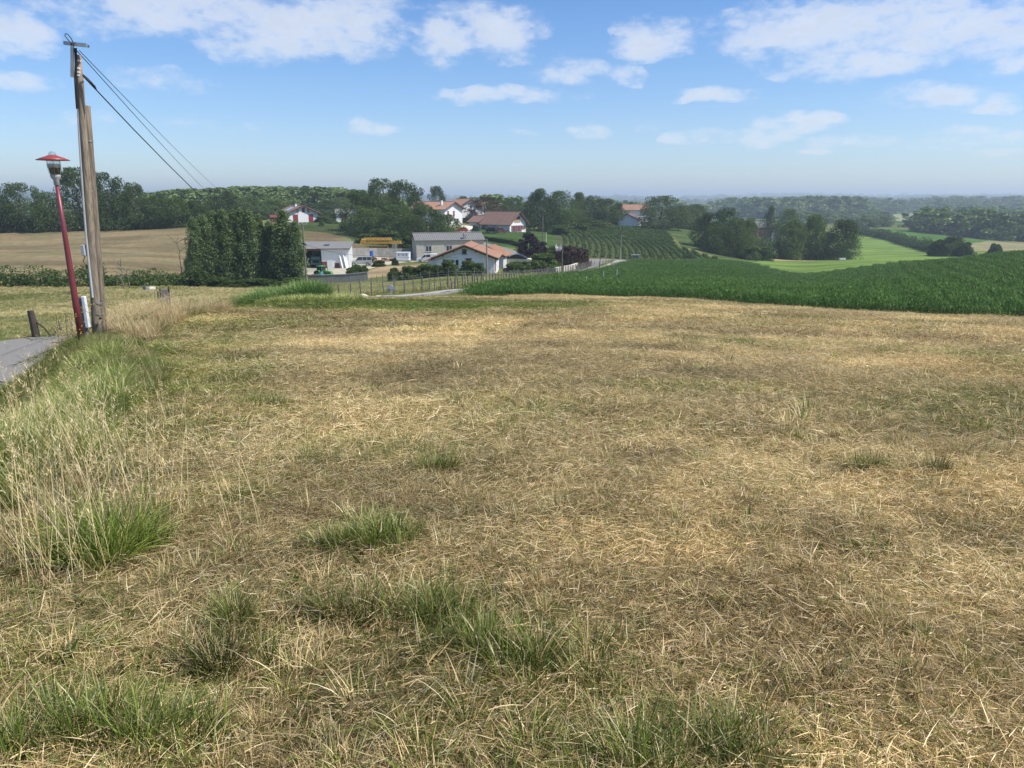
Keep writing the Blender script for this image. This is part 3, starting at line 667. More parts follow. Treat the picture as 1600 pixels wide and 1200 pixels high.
N2 = [mk('litter', patch(300+i, 2.2, 520, .009, .018, .12, .30, 1, .28), M_BLADE) for i in range(6)]
T0 = [mk('tuft', tuft(400+i, .04+.012*i, 44+9*i, .08, .27, .0035, .0078, 4, .75, .7), M_BLADE) for i in range(6)]
T1 = [mk('tuft', tuft(440+i, .10, 60, .10, .26, .005, .011, 3), M_BLADE) for i in range(5)]
T2 = [mk('tuft', tuft(460+i, .35, 60, .10, .30, .016, .03, 2), M_BLADE) for i in range(4)]
ST = [mk('stalk', stalks(500+i, .14, 16, .45, 1.0, .0032), M_BLADE) for i in range(6)]
SF = [mk('stalk', stalks(520+i, .25, 22, .5, 1.05, .006), M_BLADE) for i in range(5)]
TALL = [mk('tallgrass', tuft(540+i, .16, 120, .25, .70, .004, .008, 5, .8, .8), M_BLADE) for i in range(5)]

def place(name, xy, idx_n, smin, smax, tint, label=None, cat=None, protos=None, seed=1, zs=None, tilt=True, sink=0):
    r = np.random.default_rng(seed); n = len(xy); x, y = xy[:, 0], xy[:, 1]; z = terrain(x, y)-sink
    e = .15; sx = (terrain(x+e, y)-terrain(x-e, y))/(2*e); sy = (terrain(x, y+e)-terrain(x, y-e))/(2*e)
    yaw = r.random(n)*6.28
    if tilt:
        # euler XYZ: tilt then yaw about the world z
        c, s_ = np.cos(-yaw), np.sin(-yaw); gx = sx*c-sy*s_; gy = sx*s_+sy*c
        rot = np.stack([np.arctan(gy), -np.arctan(gx), yaw], 1)
    else: rot = np.stack([r.normal(0, .06, n), r.normal(0, .06, n), yaw], 1)
    s = smin+(smax-smin)*r.random(n); sc = np.stack([s, s, s if zs is None else s*zs], 1)
    return scatter(name, np.stack([x, y, z], 1), rot, sc, r.integers(0, idx_n, n), tint, protos, label, cat)
def in_view(x, y, marg=.12, ymin=-3): return (y > ymin) & (np.abs(x) < (.78+marg)*np.maximum(y, 0)+4.5)
def grid_pts(x0, x1, y0, y1, sp, seed, jit=.5):
    r = np.random.default_rng(seed); X, Y = np.meshgrid(np.arange(x0, x1, sp), np.arange(y0, y1, sp)); X = X.ravel()+(r.random(X.size)-.5)*2*jit*sp; Y = Y.ravel()+(r.random(Y.size)-.5)*2*jit*sp
    return X, Y
def in_field(x, y, out=0.0):
    d, s = seg_dist(x, y, CREST); ok = (d*s > -out) 
    fx = [p[0] for p in FIELD_EDGE]; fy = [p[1] for p in FIELD_EDGE]
    return ok & (y < np.interp(x, fx, fy))
def tint_for(x, y, seed, gk=1.0):
    r = np.random.default_rng(seed); g = green_at(x, y); b = bright_at(x, y)
    return np.stack([np.clip(.10+gk*g+r.normal(0, .05, len(x)), 0, 1), np.clip(b*(1-.10*g)+r.normal(0, .16, len(x))+.5*(fbm(x+3, y+8, .42, 2)-.5), .35, 1.5), np.clip(sstep(fbm(x+60, y, 3.1, 3), .45, .7)*.8+r.normal(0, .12, len(x)), 0, 1)], 1)
# lying hay and stubble, three grain sizes by distance
for nm, pr, sp, r0, r1, sd0 in (('dry_grass_near', N0, .17, 0, 6.6, 11), ('dry_grass_middle', N1, .34, 6.0, 19.5, 12), ('dry_grass_far', N2, .80, 18.5, 66, 13)):
    x, y = grid_pts(-r1*.95-4, r1*.95+4, -3, r1, sp, sd0); rr = np.hypot(x, y*1.0)
    k = (rr >= r0) & (rr < r1) & in_view(x, y) & in_field(x, y, .9); x, y = x[k], y[k]
    place(nm, np.stack([x, y], 1), len(pr), .85, 1.2, tint_for(x, y, sd0), {'dry_grass_near': 'cut straw-coloured grass and stubble lying in the nearest part of the field', 'dry_grass_middle': 'mown dry grass lying across the middle of the field', 'dry_grass_far': 'mown dry grass on the far part of the field before the maize'}[nm], 'dry grass', pr, sd0)
# living tufts: where the field is greener, plus scattered ones
rt = np.random.default_rng(21)
def tufts(name, pr, r0, r1, n, smin, smax, label, seed, pw=1.0, base=.04):
    r = np.random.default_rng(seed); x = (r.random(n)*2-1)*(r1*.9+1); y = r.random(n)*(r1+1)-1; rr = np.hypot(x, y)
    k = (rr > r0) & (rr < r1) & in_view(x, y) & in_field(x, y, .8); x, y = x[k], y[k]
    g = green_at(x, y); keep = r.random(len(x)) < base+g**1.3*pw; x, y, g = x[keep], y[keep], g[keep]
    t = np.stack([np.clip(.40+.6*g+r.normal(0, .18, len(x)), 0, 1), .72+.42*r.random(len(x)), r.random(len(x))*.35], 1)
    place(name, np.stack([x, y], 1), len(pr), smin, smax, t, label, 'grass', pr, seed, zs=.8)
tufts('grass_tufts_near', T0, 1.0, 7.5, 6500, .35, .95, 'green grass tufts growing through the hay near the bottom of the photo', 31, .7, .09)
tufts('grass_tufts_middle', T1, 7, 22, 9000, .55, 1.3, 'green grass tufts growing through the middle of the field', 32, .8, .07)
tufts('grass_tufts_far', T2, 20, 60, 16000, .35, .8, 'greener regrowth at the far end of the mown field', 33, 1.5, .03)
# brown dried clumps standing in the hay
x = (rt.random(9000)*2-1)*7; y = rt.random(9000)*9+1.2; k = in_view(x, y) & in_field(x, y, .5) & (fbm(x, y, .55, 3)+.12*rt.random(9000)-.10*np.clip(x/np.maximum(y, 1), -.7, .7) > .565); x, y = x[k], y[k]
place('dry_stubble_clumps', np.stack([x, y], 1), len(T0), .25, .58, np.stack([rt.random(len(x))**1.5*.75, .62+.5*rt.random(len(x)), rt.random(len(x))*.7], 1), 'tan stubble clumps standing up out of the hay', 'dry grass', T0, 35)
WR = [mk('weed', tuft(590+i, .03, 11, .05, .11, .016, .028, 3, 1.15, .5), M_BLADE) for i in range(4)]
x = (rt.random(1500)*2-1)*6; y = rt.random(1500)*8+1.2; k = in_view(x, y) & in_field(x, y, .5) & (fbm(x+70, y, .9, 3)-.12*np.clip(x/np.maximum(y, 1), -.7, .7) > .56); x, y = x[k], y[k]
place('broadleaf_weeds', np.stack([x, y], 1), 4, .5, 1.1, np.stack([np.ones(len(x)), .6+.4*rt.random(len(x)), 0*x], 1), 'small broad-leaved weeds and plantain rosettes between the cut straw', 'weeds', WR, 38)
# big named tufts of the photograph
big = [(565, 838, 3.75, .30, 1.0), (540, 868, 3.6, .2, .9), (600, 860, 3.6, .15, 1.0), (215, 1130, 1.98, .3, .95), (130, 1110, 2.05, .2, 1.0), (840, 1040, 2.45, .28, .9), (760, 1010, 2.6, .22, .9), (670, 950, 2.9, .2, .9), (175, 850, 3.6, .3, 1.05), (380, 960, 2.8, .2, .8),
       (1345, 735, 5.3, .10, .8), (1368, 738, 5.3, .08, .8), (1460, 745, 5.1, .07, .6), (1130, 1150, 1.98, .16, .8), (690, 738, 5.3, .12, .9), (395, 640, 8.0, .4, .9), (60, 700, 5.2, .4, 1.1), (30, 760, 4.4, .35, 1.1), (1005, 1180, 1.9, .14, .9), (40, 1150, 1.95, .25, .9), (520, 945, 2.9, .18, .6), (330, 1020, 2.5, .2, .6)]
pts = []; tt = []
for (u, v, Y, rad, br) in big:
    c = P(u, Y)
    for k in range(int(6+rad*42)):
        a = rt.random()*6.28; q = rt.random()*rad*.9; pts.append((c.x+q*1.3*math.cos(a), c.y+q*.8*math.sin(a))); tt.append((min(1, .4+.5*br-.1+rt.random()*.2), br*(.8+.35*rt.random()), rt.random()*.2))
place('large_green_tufts', np.array(pts), len(T0), .4, .95, np.array(tt), 'larger clumps of long green grass in the hay', 'grass', T0, 36)

def blobpts(cs, seed):
    r = np.random.default_rng(seed); out_ = []
    for (u, Y, rx, ry, n) in cs:
        c = P(u, Y); a = r.random(n)*6.28; q = np.sqrt(r.random(n)); out_.append(np.stack([c.x+q*rx*np.cos(a), c.y+q*ry*np.sin(a)], 1))
    return np.concatenate(out_), r
# the bank on the left: long grass, dry stems with seed heads
def bank_pts(n, lo, hi, y0, y1, seed):
    r = np.random.default_rng(seed); s = r.random(n)*(y1-y0)+y0
    cx = np.interp(s, CREST[:, 1], CREST[:, 0]); off = lo+(hi-lo)*r.random(n); return cx+off*.93, s+off*.25, off, r
x, y, off, r = bank_pts(4600, -1.9, .75, 1.5, 17, 41); k = in_view(x, y, .25); x, y, off = x[k], y[k], off[k]
g = np.clip(1.02-off*.25+(fbm(x, y, 1.4, 3)-.5)*1.6, .05, 1)
place('bank_grass', np.stack([x, y], 1), len(TALL), .18, .46, np.stack([g, .62+.35*r.random(len(x)), .4*r.random(len(x))], 1), 'long green and straw-coloured grass on the bank beside the road', 'grass', TALL, 42, tilt=False)
pp_, r = blobpts([(20, 7.0, .9, 1.6, 260), (60, 8.5, .9, 1.5, 220), (-20, 5.4, .7, 1.2, 180), (95, 11.5, .9, 1.4, 160), (10, 5.0, .5, .8, 90), (175, 3.6, .22, .2, 14)], 93)
TG_ = [mk('greengrass', tuft(580+i, .14, 90, .18, .55, .004, .009, 5, .7, .9), M_BLADE) for i in range(4)]
place('fresh_bank_grass', pp_, 4, .6, .95, np.stack([.9+.1*r.random(len(pp_)), 1.0+.5*r.random(len(pp_)), 0*pp_[:, 0]], 1), 'fresh bright green grass at the left edge between the hay and the road', 'grass', TG_, 94, tilt=False)
x, y, off, r = bank_pts(2600, -1.2, 1.6, 15, 31, 43); k = (fbm(x, y, 1.7, 3) > .44); x, y, off = x[k], y[k], off[k]
g = np.clip(.25+(fbm(x, y, 1.8, 3)-.5)*1.4, .0, .8)
place('bank_grass_far', np.stack([x, y], 1), len(TALL), .35, .95, np.stack([g, .58+.35*r.random(len(x)), .5*r.random(len(x))], 1), 'long dry grass round the foot of the wooden pole and the stakes', 'grass', TALL, 44, tilt=False)
x, y, off, r = bank_pts(85, -1.2, .8, 2.0, 15, 45); k = in_view(x, y, .2); x, y = x[k], y[k]
dens = fbm(x, y, 1.2, 3); k = r.random(len(x)) < sstep(dens, .42, .62); x, y = x[k], y[k]
place('dry_stalks', np.stack([x, y], 1), len(ST), .6, 1.05, np.stack([np.full(len(x), .05), .72+.3*r.random(len(x)), .4*r.random(len(x))], 1), 'tall golden grass stems with seed heads on the near bank', 'dry grass', ST, 46, tilt=False)
x, y, off, r = bank_pts(900, -1.0, 1.6, 15, 30, 47); dens = fbm(x, y, 1.6, 3); k = r.random(len(x)) < sstep(dens, .38, .6); x, y = x[k], y[k]
place('dry_stalks_far', np.stack([x, y], 1), len(SF), .5, 1.0, np.stack([np.full(len(x), .05), .65+.3*r.random(len(x)), .4*r.random(len(x))], 1), 'tall pale grass stems round the poles and stakes', 'dry grass', SF, 48, tilt=False)
# hand-placed leaning stems in front, left edge
pts = []; r = np.random.default_rng(49)
for (u, Y, n, rad) in ((185, 3.7, 7, .25), (120, 4.2, 6, .3), (60, 3.8, 7, .3), (20, 3.3, 6, .25), (150, 5.0, 6, .4), (100, 6.0, 7, .5), (10, 5.0, 6, .5)):
    c = P(u, Y)
    for k in range(n): pts.append((c.x+r.normal(0, rad), c.y+r.normal(0, rad)))
pts = np.array(pts)
place('leaning_stalks', pts, len(ST), .75, 1.1, np.stack([np.zeros(len(pts)), .8+.25*r.random(len(pts)), .3*r.random(len(pts))], 1), 'long golden stems leaning over the left edge of the bank', 'dry grass', ST, 50, tilt=False)
# the bright green mound and the greener end of the field
pp_, r = blobpts([(445, 47, 2.0, 1.6, 260), (415, 48, 1.2, 1.4, 90), (470, 46, 1.6, 1.6, 170)], 51)
REED = [mk('reeds', tuft(560+i, .28, 90, .7, 1.4, .02, .036, 4, .5, .8), M_CORN) for i in range(4)]
place('reed_mound', pp_, 4, .75, 1.25, np.stack([np.full(len(pp_), 1.0), 1.5+.9*r.random(len(pp_)), 0*pp_[:, 0]], 1), 'mound of tall bright green reeds at the far left corner of the field', 'reeds', REED, 52, tilt=False)
pp_, r = blobpts([(500, 45, 2.6, 3.4, 500), (380, 46, 1.8, 2.2, 160), (430, 42, 3, 2.5, 260), (520, 49, 1.8, 2, 180)], 53)
GT = [mk('reeds', tuft(570+i, .3, 80, .2, .6, .014, .026, 3, .6, .8), M_BLADE) for i in range(4)]
place('green_slope_grass', pp_, 4, .6, 1.1, np.stack([.8+.2*r.random(len(pp_)), 1.2+.4*r.random(len(pp_)), 0*pp_[:, 0]], 1), 'fresh green grass spreading from the reed mound', 'grass', GT, 54, tilt=False)
# pasture, verge and wild grass along the far fence
def poly_pts(poly, n, seed):
    r = np.random.default_rng(seed); pl = np.array(poly); lo, hi = pl.min(0), pl.max(0); q = lo+(hi-lo)*r.random((n, 2)); return q[inpoly(q[:, 0], q[:, 1], poly)], r
q, r = poly_pts(PP((505, 62), (700, 68), (760, 80), (830, 92), (885, 112), (880, 118), (820, 105), (760, 92), (700, 79), (600, 70), (505, 68)), 3500, 55)
place('fence_line_grass', q, 4, .35, 1.2, np.stack([.35+.5*r.random(len(q)), .8+.45*r.random(len(q)), .5*r.random(len(q))], 1), 'rough grass standing along the post and wire fence', 'grass', GT, 56, tilt=False)
q, r = poly_pts(PP((-100, 28), (130, 28), (200, 40), (330, 60), (420, 84), (700, 95), (700, 100), (300, 100), (-100, 92)), 15000, 57)
d, _ = seg_dist(q[:, 0], q[:, 1], ROAD); q = q[d > 3]
place('pasture_grass', q, 4, .18, .5, np.stack([np.clip(.45+(fbm(q[:, 0], q[:, 1], 9, 3)-.5)*1.8, .1, 1), .8+.4*r.random(len(q)), .4*r.random(len(q))], 1), 'short tussocky pasture grass beyond the road', 'grass', GT, 58, tilt=False)

# ------------------------------------------------------------------ maize
def corn_seg(seed, n=12, length=2.4, wide=1.0):
    r = np.random.default_rng(seed); out_ = []
    px = (np.arange(n)+.5)/n*length-length/2+r.normal(0, .03, n); py = r.normal(0, .05, n); h = .75+.2*r.random(n)
    st = blades(np.stack([px, py, px*0], 1), r.random(n)*6.28, np.full(n, 1.54), np.full(n, 1.5), h, np.full(n, .03*wide), 1, r); out_.append(st)
    for k in range(10):
        f = .1+.88*k/9; base = np.stack([px, py, h*f*.85], 1)
        az = r.random()*3+np.arange(n)*.0+(k % 2)*math.pi+r.normal(0, .7, n)
        out_.append(blades(base, az, np.full(n, 1.15)+r.normal(0, .15, n), -.5+.5*f+r.normal(0, .3, n),   .36+.2*r.random(n), np.full(n, .042*wide), 3, r, twist=.5))
    return join(out_)
CN = [mk('maize', corn_seg(600+i), M_CORN) for i in range(6)]
ang = math.atan2(-.45, .89); ca, sa = math.cos(ang), math.sin(ang)
U_, V_ = np.meshgrid(np.arange(-160, 260, 2.4), np.arange(-60, 260, .75)); U_ = U_.ravel()+rt.random(U_.size)*.4; V_ = V_.ravel()
x = U_*ca-V_*sa; y = U_*sa+V_*ca
k = inpoly(x, y, corn_np) & in_view(x, y, .14) & ~((V_ > 76) & (V_ < 77.4)) & ~((V_ > 98) & (V_ < 99))
x, y = x[k], y[k]; n = len(x); hh = .8+.35*fbm(x, y, 9, 3)+rt.normal(0, .05, n)
edge = sstep(y-np.interp(x, [p[0] for p in FIELD_EDGE], [p[1] for p in FIELD_EDGE]), 0, 2)
hh *= .75+.25*edge
rot = np.stack([np.zeros(n), np.zeros(n), np.full(n, ang)+(rt.random(n) < .5)*math.pi], 1)
scatter('maize_field', np.stack([x, y, terrain(x, y)-.03], 1), rot, np.stack([np.ones(n), np.ones(n), hh], 1), rt.integers(0, 6, n), np.stack([np.full(n, .985), 1.0+.4*rt.random(n), np.zeros(n)], 1), CN, 'dense dark green maize crop covering the slope beyond the dry field', 'maize')
# young crop in rows on the rise beyond the road junction
SOY = [mk('young_crop', join([cards(np.stack([(np.random.default_rng(640+i).random(170)-.5)*3.2, np.random.default_rng(650+i).normal(0, .17, 170), .1+.4*np.random.default_rng(660+i).random(170)], 1), .34, np.random.default_rng(670+i), up=1.2)]), M_CORN) for i in range(4)]
cpoly = PP((884, 188), (1000, 189), (1100, 189), (1122, 194), (1112, 202), (1058, 226), (1040, 296), (870, 296), (876, 240))
q0 = P(985, 190).xy; q1 = P(940, 290).xy; rd = (q1-q0).normalized(); rn = Vector((-rd.y, rd.x)); pts = []; rr_ = []
for row in np.arange(-75, 75, 1.9):
    for s in np.arange(-20, 140, 3.0):
        bend = .0016*(s-40)**2-.05*row*s*.02
        p = q0+rn*(row*(1+.001*s)+bend)+rd*s; pts.append((p.x, p.y)); rr_.append(math.atan2(rd.y, rd.x)-.0)
pts = np.array(pts); rr_ = np.array(rr_); k = inpoly(pts[:, 0], pts[:, 1], cpoly); pts = pts[k]; n = len(pts)
scatter('row_crop', np.stack([pts[:, 0], pts[:, 1], terrain(pts[:, 0], pts[:, 1])], 1), np.stack([np.zeros(n), np.zeros(n), rr_[k]+rt.normal(0, .02, n)], 1), np.stack([np.ones(n)*1.06, .8+.4*rt.random(n), .8+.6*rt.random(n)], 1), rt.integers(0, 4, n), np.stack([np.ones(n), 1.0+.35*rt.random(n), np.zeros(n)], 1), SOY, 'young green crop in long rows on the rise beyond the road bend', 'row crop')

# ------------------------------------------------------------------ trees
def crown_mesh(name, seed, m, n_blob=46, leaves=130, leaf=.40, shape='round', low=.12, rx=.5, gaps=.3, bs=1.2):
    """unit-height crown (z 0..1, half width rx) of leaf cards gathered in clumps; size in metres assumed for H metres by leaf/H"""
    r = np.random.default_rng(seed); cs = []; rs = []
    tries = 0
    while len(cs) < n_blob and tries < 6000:
        tries += 1
        a = r.random()*6.28; z = low+(1-low)*r.random(); k = (z-low)/(1-low)
        if shape == 'round': prof = math.sin(math.pi*(.10+.86*k)**.8)**.6
        elif shape == 'wide': prof = math.sin(math.pi*(.18+.78*k)**.62)**.55
        elif shape == 'column': prof = min(1, .5+2.2*k)*(1-k**2.5)**.75+.02
        elif shape == 'cone': prof = (1-k)**.75*min(1, 3*k+.4)
        else: prof = (1-k**2.6)**.5
        lob = 1+.28*math.sin(a*3+seed*1.7+z*5)*(.5+.5*math.sin(seed+z*9))
        q = rx*prof*lob*(.35+.65*math.sqrt(r.random())) if shape != 'column' else rx*prof*math.sqrt(r.random())
        br = (.085+.075*r.random())*bs*(1.0 if shape != 'column' else .36)*(.75+.5*(1-k))
        c = np.array([q*math.cos(a), q*math.sin(a), min(z, 1-br*.6)])
        if r.random() < gaps and k > .5: continue
        cs.append(c); rs.append(br)
    parts_ = []
    for c, br in zip(cs, rs):
        d = r.normal(size=(leaves, 3)); d /= np.linalg.norm(d, axis=1)[:, None]
        d[:, 2] *= .78 if shape != 'column' else 1.6
        p = c+d*(br*(.55+.5*r.random(leaves))[:, None])
        V, Q, B = cards(p, leaf, r, up=.5)
        B[:, 0] = np.clip(B[:, 0]*.6+.4*r.random(), 0, 1); parts_.append((V, Q, B))
    V, Q, B = join(parts_)
    return np_mesh(name, V, Q, m, B)
def trunk_mesh(seed, top=.75, r0=.028, limbs=5, low=.25, lean=0.0, multi=1):
    r = random.Random(seed); mb = MB()
    for s in range(multi):
        ox, oy = (r.uniform(-.08, .08), r.uniform(-.08, .08)) if multi > 1 else (0, 0)
        pts = [(ox, oy, -.03)]; x, y = ox, oy
        for k in range(1, 6):
            x += r.uniform(-.018, .018)+lean*.02; y += r.uniform(-.018, .018); pts.append((x, y, top*k/5))
        mb.tube(pts, [r0*1.35, r0, r0*.85, r0*.65, r0*.45, r0*.2], 7)
        for k in range(limbs):
            i = 1+int(r.random()*3); p = Vector(pts[i]); a = r.random()*6.28; L = r.uniform(.15, .32); q = p+Vector((math.cos(a)*L*.45, math.sin(a)*L*.45, L*.35)); q2 = q+Vector((math.cos(a)*L*.4, math.sin(a)*L*.4, L*.45))
            mb.tube([p, q, q2], [r0*.55, r0*.35, r0*.12], 6)
    return mb.mesh('trunk', M_BARK, True)
CR = {}
def crowns(kind, k, *a, **kw): CR[kind] = [(crown_mesh('crown', 700+hash_(kind)+i, *a, **kw), trunk_mesh(750+i, limbs=0 if kind == 'poplar' else 5)) for i in range(k)]
def hash_(s): return sum(ord(c)*(i+3) for i, c in enumerate(s)) % 997
crowns('oak', 5, M_OAK, 74, 150, .029, 'round', .03, .52, .2, 1.25)
crowns('wide', 2, M_OAK, 96, 210, .030, 'wide', .02, .62, .05, 1.4)
crowns('light', 3, M_LIGHT, 84, 210, .032, 'round', .02, .42, .12, 1.4)
crowns('mid', 4, M_MIDG, 66, 140, .030, 'round', .02, .48, .2, 1.3)
crowns('poplar', 4, M_POPLAR, 130, 80, .020, 'column', .03, .13, .05)
crowns('russet', 1, M_RED, 60, 130, .035, 'wide', .10, .75, .2)
crowns('purple', 1, M_PURPLE, 60, 110, .045, 'round', .12, .40, .25)
crowns('bush', 4, M_MIDG, 46, 150, .085, 'box', .0, .55, .1, 1.7)
crowns('darkbush', 2, M_OAK, 46, 150, .085, 'box', .0, .55, .1, 1.7)
crowns('cone', 1, M_OAK, 50, 110, .035, 'cone', .03, .24, .1)
tcount = 0
def tree(u, vtop, wpx, Y, kind, label, cat='tree', group=None, name=None, base_h=None, sink=.2):
    """tree of the given kind standing at direction u, distance Y; its top reaches the photographed row"""
    global tcount
    b = P(u, Y); ztop = EYE+Y*wv(vtop); h = max(1.2, (ztop-b.z)*1.05) if base_h is None else base_h
    wm = wpx/F*Y*(1.3 if kind in ('bush', 'darkbush') else (1.42 if kind == 'poplar' else 1.08))
    cm, tm = CR[kind][tcount % len(CR[kind])]; rx = {'oak': .52, 'wide': .62, 'light': .42, 'mid': .48, 'poplar': .165, 'russet': .75, 'purple': .40, 'bush': .62, 'darkbush': .62, 'cone': .24}[kind]
    sx = wm/(2*rx*1.02)
    nm = name or {'poplar': 'poplar_tree', 'oak': 'oak_tree', 'wide': 'oak_tree', 'light': 'ash_tree', 'mid': 'broadleaf_tree', 'russet': 'russet_tree', 'purple': 'purple_plum_tree', 'bush': 'bush', 'darkbush': 'bush', 'cone': 'conifer_tree'}[kind]
    t = thing(nm, label, cat, b-Vector((0, 0, sink)), random.Random(tcount*7+3).random()*6.28, group)
    c = link('crown', cm, t); c.scale = (sx, sx, h); k = link('trunk', tm, t); k.scale = (max(sx, h*.6),)*2+(h,)
    tcount += 1; return t
G_L = 'dark oaks in the line along the top of the mown hill'
for u, vt, w, Y, kd, lb in (
    (-62, 300, 70, 186, 'oak', 'oak partly cut by the left edge of the photo, first in the hilltop line'),
    (-8, 290, 62, 190, 'oak', 'dark oak at the left edge of the photo, left of the red street lamp'),
    (38, 289, 60, 193, 'oak', 'dark oak standing two crowns left of the red street lamp head'),
    (80, 297, 46, 191, 'mid', 'lower oak showing directly behind the head of the red street lamp'),
    (132, 266, 74, 196, 'oak', 'tallest oak of the hilltop line, rising behind the wooden pole'),
    (180, 273, 66, 195, 'oak', 'big oak just right of the wooden pole'),
    (214, 288, 44, 193, 'oak', 'oak on the right shoulder of the tall pair behind the wooden pole'),
    (248, 308, 46, 192, 'oak', 'low rounded oak where the hilltop line steps down'),
    (280, 310, 44, 193, 'mid', 'low oak near the right end of the hilltop line'),
    (308, 314, 42, 196, 'oak', 'last low oak of the hilltop line, above the leftmost poplar')):
    tree(u, vt, w, Y, kd, lb, group=G_L)
for u, vt, w, Y, kd, lb in (
    (352, 300, 60, 232, 'oak', 'round dark oak on its own above the poplars'),
    (330, 316, 34, 245, 'light', 'pale tree tucked behind the left of the round oak above the poplars'),
    (395, 309, 44, 262, 'mid', 'mid-green tree just right of the round oak above the poplars'),
    (430, 312, 44, 282, 'light', 'light green tree behind the white farmhouse with solar panels'),
    (507, 313, 44, 300, 'oak', 'dark tree between the farmhouse and the small white outbuilding'),
    (537, 310, 34, 320, 'light', 'pale tree rising behind the small white outbuilding'),
    (562, 300, 56, 214, 'oak', 'leftmost tree of the dark clump in the middle, by the small outbuilding'),
    (597, 283, 58, 222, 'oak', 'tall tree with ragged top in the dark middle clump'),
    (633, 285, 58, 226, 'oak', 'tall right-hand tree of the dark middle clump'),
    (578, 322, 60, 203, 'mid', 'lower front tree at the left of the dark middle clump'),
    (622, 322, 74, 196, 'mid', 'broad front tree directly above the yellow crane'),
    (666, 322, 64, 200, 'oak', 'dark front tree standing before the orange-roofed house'),
    (697, 336, 44, 206, 'mid', 'lower tree under the white gable with red shutters'),
    (648, 338, 44, 190, 'oak', 'dark low tree just behind the left end of the grey building'),
    (683, 293, 30, 310, 'oak', 'small round tree on the skyline behind the orange roof'),
    (650, 302, 22, 330, 'cone', 'bluish conifer tip on the skyline left of the round tree'),
    (725, 308, 28, 300, 'mid', 'narrow tree between the orange roof and the russet tree'),
    (799, 312, 36, 300, 'oak', 'dark tree behind the ridge of the brown-roofed house'),
    (822, 322, 40, 284, 'mid', 'tree behind the gable of the brown-roofed house'),
    (848, 298, 56, 262, 'oak', 'taller left tree of the pair right of the brown-roofed house'),
    (874, 301, 48, 264, 'mid', 'right tree of the pair beside the brown-roofed house'),
    (904, 303, 24, 320, 'light', 'slim pale tree standing above the row crop'),
    (897, 328, 42, 292, 'mid', 'bushy tree at the top left corner of the row crop'),
    (928, 307, 42, 302, 'oak', 'left dark tree of the trio above the row crop'),
    (948, 312, 44, 304, 'mid', 'middle tree of the trio above the row crop'),
    (965, 318, 28, 306, 'oak', 'right-hand tree of the trio, by the grey barn'),
    (985, 318, 20, 372, 'light', 'small hazy tree behind the orange roof by the grey barn'),
    (1033, 308, 62, 296, 'oak', 'big round tree right of the grey barn'),
    (1064, 322, 30, 330, 'light', 'light tree right behind the big round tree'),
    (1086, 321, 32, 334, 'light', 'sunlit round-topped tree left of the dark valley clump'),
    (1106, 334, 48, 238, 'oak', 'left tree of the dark valley clump below the crop slope'),
    (1132, 328, 50, 234, 'oak', 'tallest tree of the dark valley clump'),
    (1146, 344, 42, 226, 'oak', 'front tree of the dark valley clump, deep in shade'),
    (1120, 352, 46, 224, 'oak', 'low front tree at the left foot of the dark valley clump'),
    (1168, 343, 27, 246, 'light', 'lighter tree on the right flank of the dark valley clump'),
    (1203, 325, 30, 336, 'oak', 'tree right of the distant grey shed roof'),
    (1228, 329, 32, 352, 'mid', 'hazy round tree behind the three valley trees'),
    (1234, 346, 37, 240, 'light', 'left tree of the three standing in the valley by the crop painted sunlit'),
    (1271, 339, 38, 243, 'light', 'ragged sunlit middle tree of the three by the crop painted sunlit'),
    (1314, 346, 50, 240, 'wide', 'dark spreading right-hand tree of the three by the crop painted sunlit'),
    (1487, 370, 38, 255, 'wide', 'round tree standing on the edge of the dark maize crest at right'),
    (1505, 379, 22, 250, 'darkbush', 'small dark tree just right of the round tree on the maize crest'),
    (1465, 375, 24, 262, 'bush', 'shrubby tree at the left foot of the round crest tree'),
    (1554, 381, 17, 262, 'darkbush', 'single small dark tree near the right end of the maize crest')):
    tree(u, vt, w, Y, kd, lb)
tree(757, 309, 66, 286, 'russet', 'wide russet-tinged tree between the orange and the brown roofs')
tree(828, 366, 34, 150, 'purple', 'dark purple plum tree behind the white orange-roofed house')
tree(844, 378, 24, 156, 'purple', 'smaller purple-leaved shrub behind the tall pole', 'shrub', name='purple_shrub')
for i, (u, vt, w, Y) in enumerate(((312, 345, 26, 104), (328, 341, 30, 105), (344, 338, 24, 106), (358, 333, 28, 106), (372, 334, 28, 107), (386, 333, 28, 107), (399, 336, 28, 107), (412, 341, 26, 108), (427, 350, 26, 108), (449, 335, 40, 107), (468, 352, 26, 106), (304, 390, 22, 103))):
    lb = ['leftmost tall poplar, standing a little apart', 'second poplar from the left', 'third poplar from the left, slim', 'fourth poplar from the left', 'fifth poplar from the left, among the tallest', 'poplar in the very middle of the row', 'poplar just right of the middle of the row', 'slightly lower poplar right of the middle', 'low poplar in the dip of the row', 'tallest and widest poplar near the right end', 'last poplar on the right, next to the concrete pole', 'short poplar shoot at the left foot of the row'][i]
    tree(u, vt, w, Y, 'poplar', lb, group='row of poplars beside the farmyard')
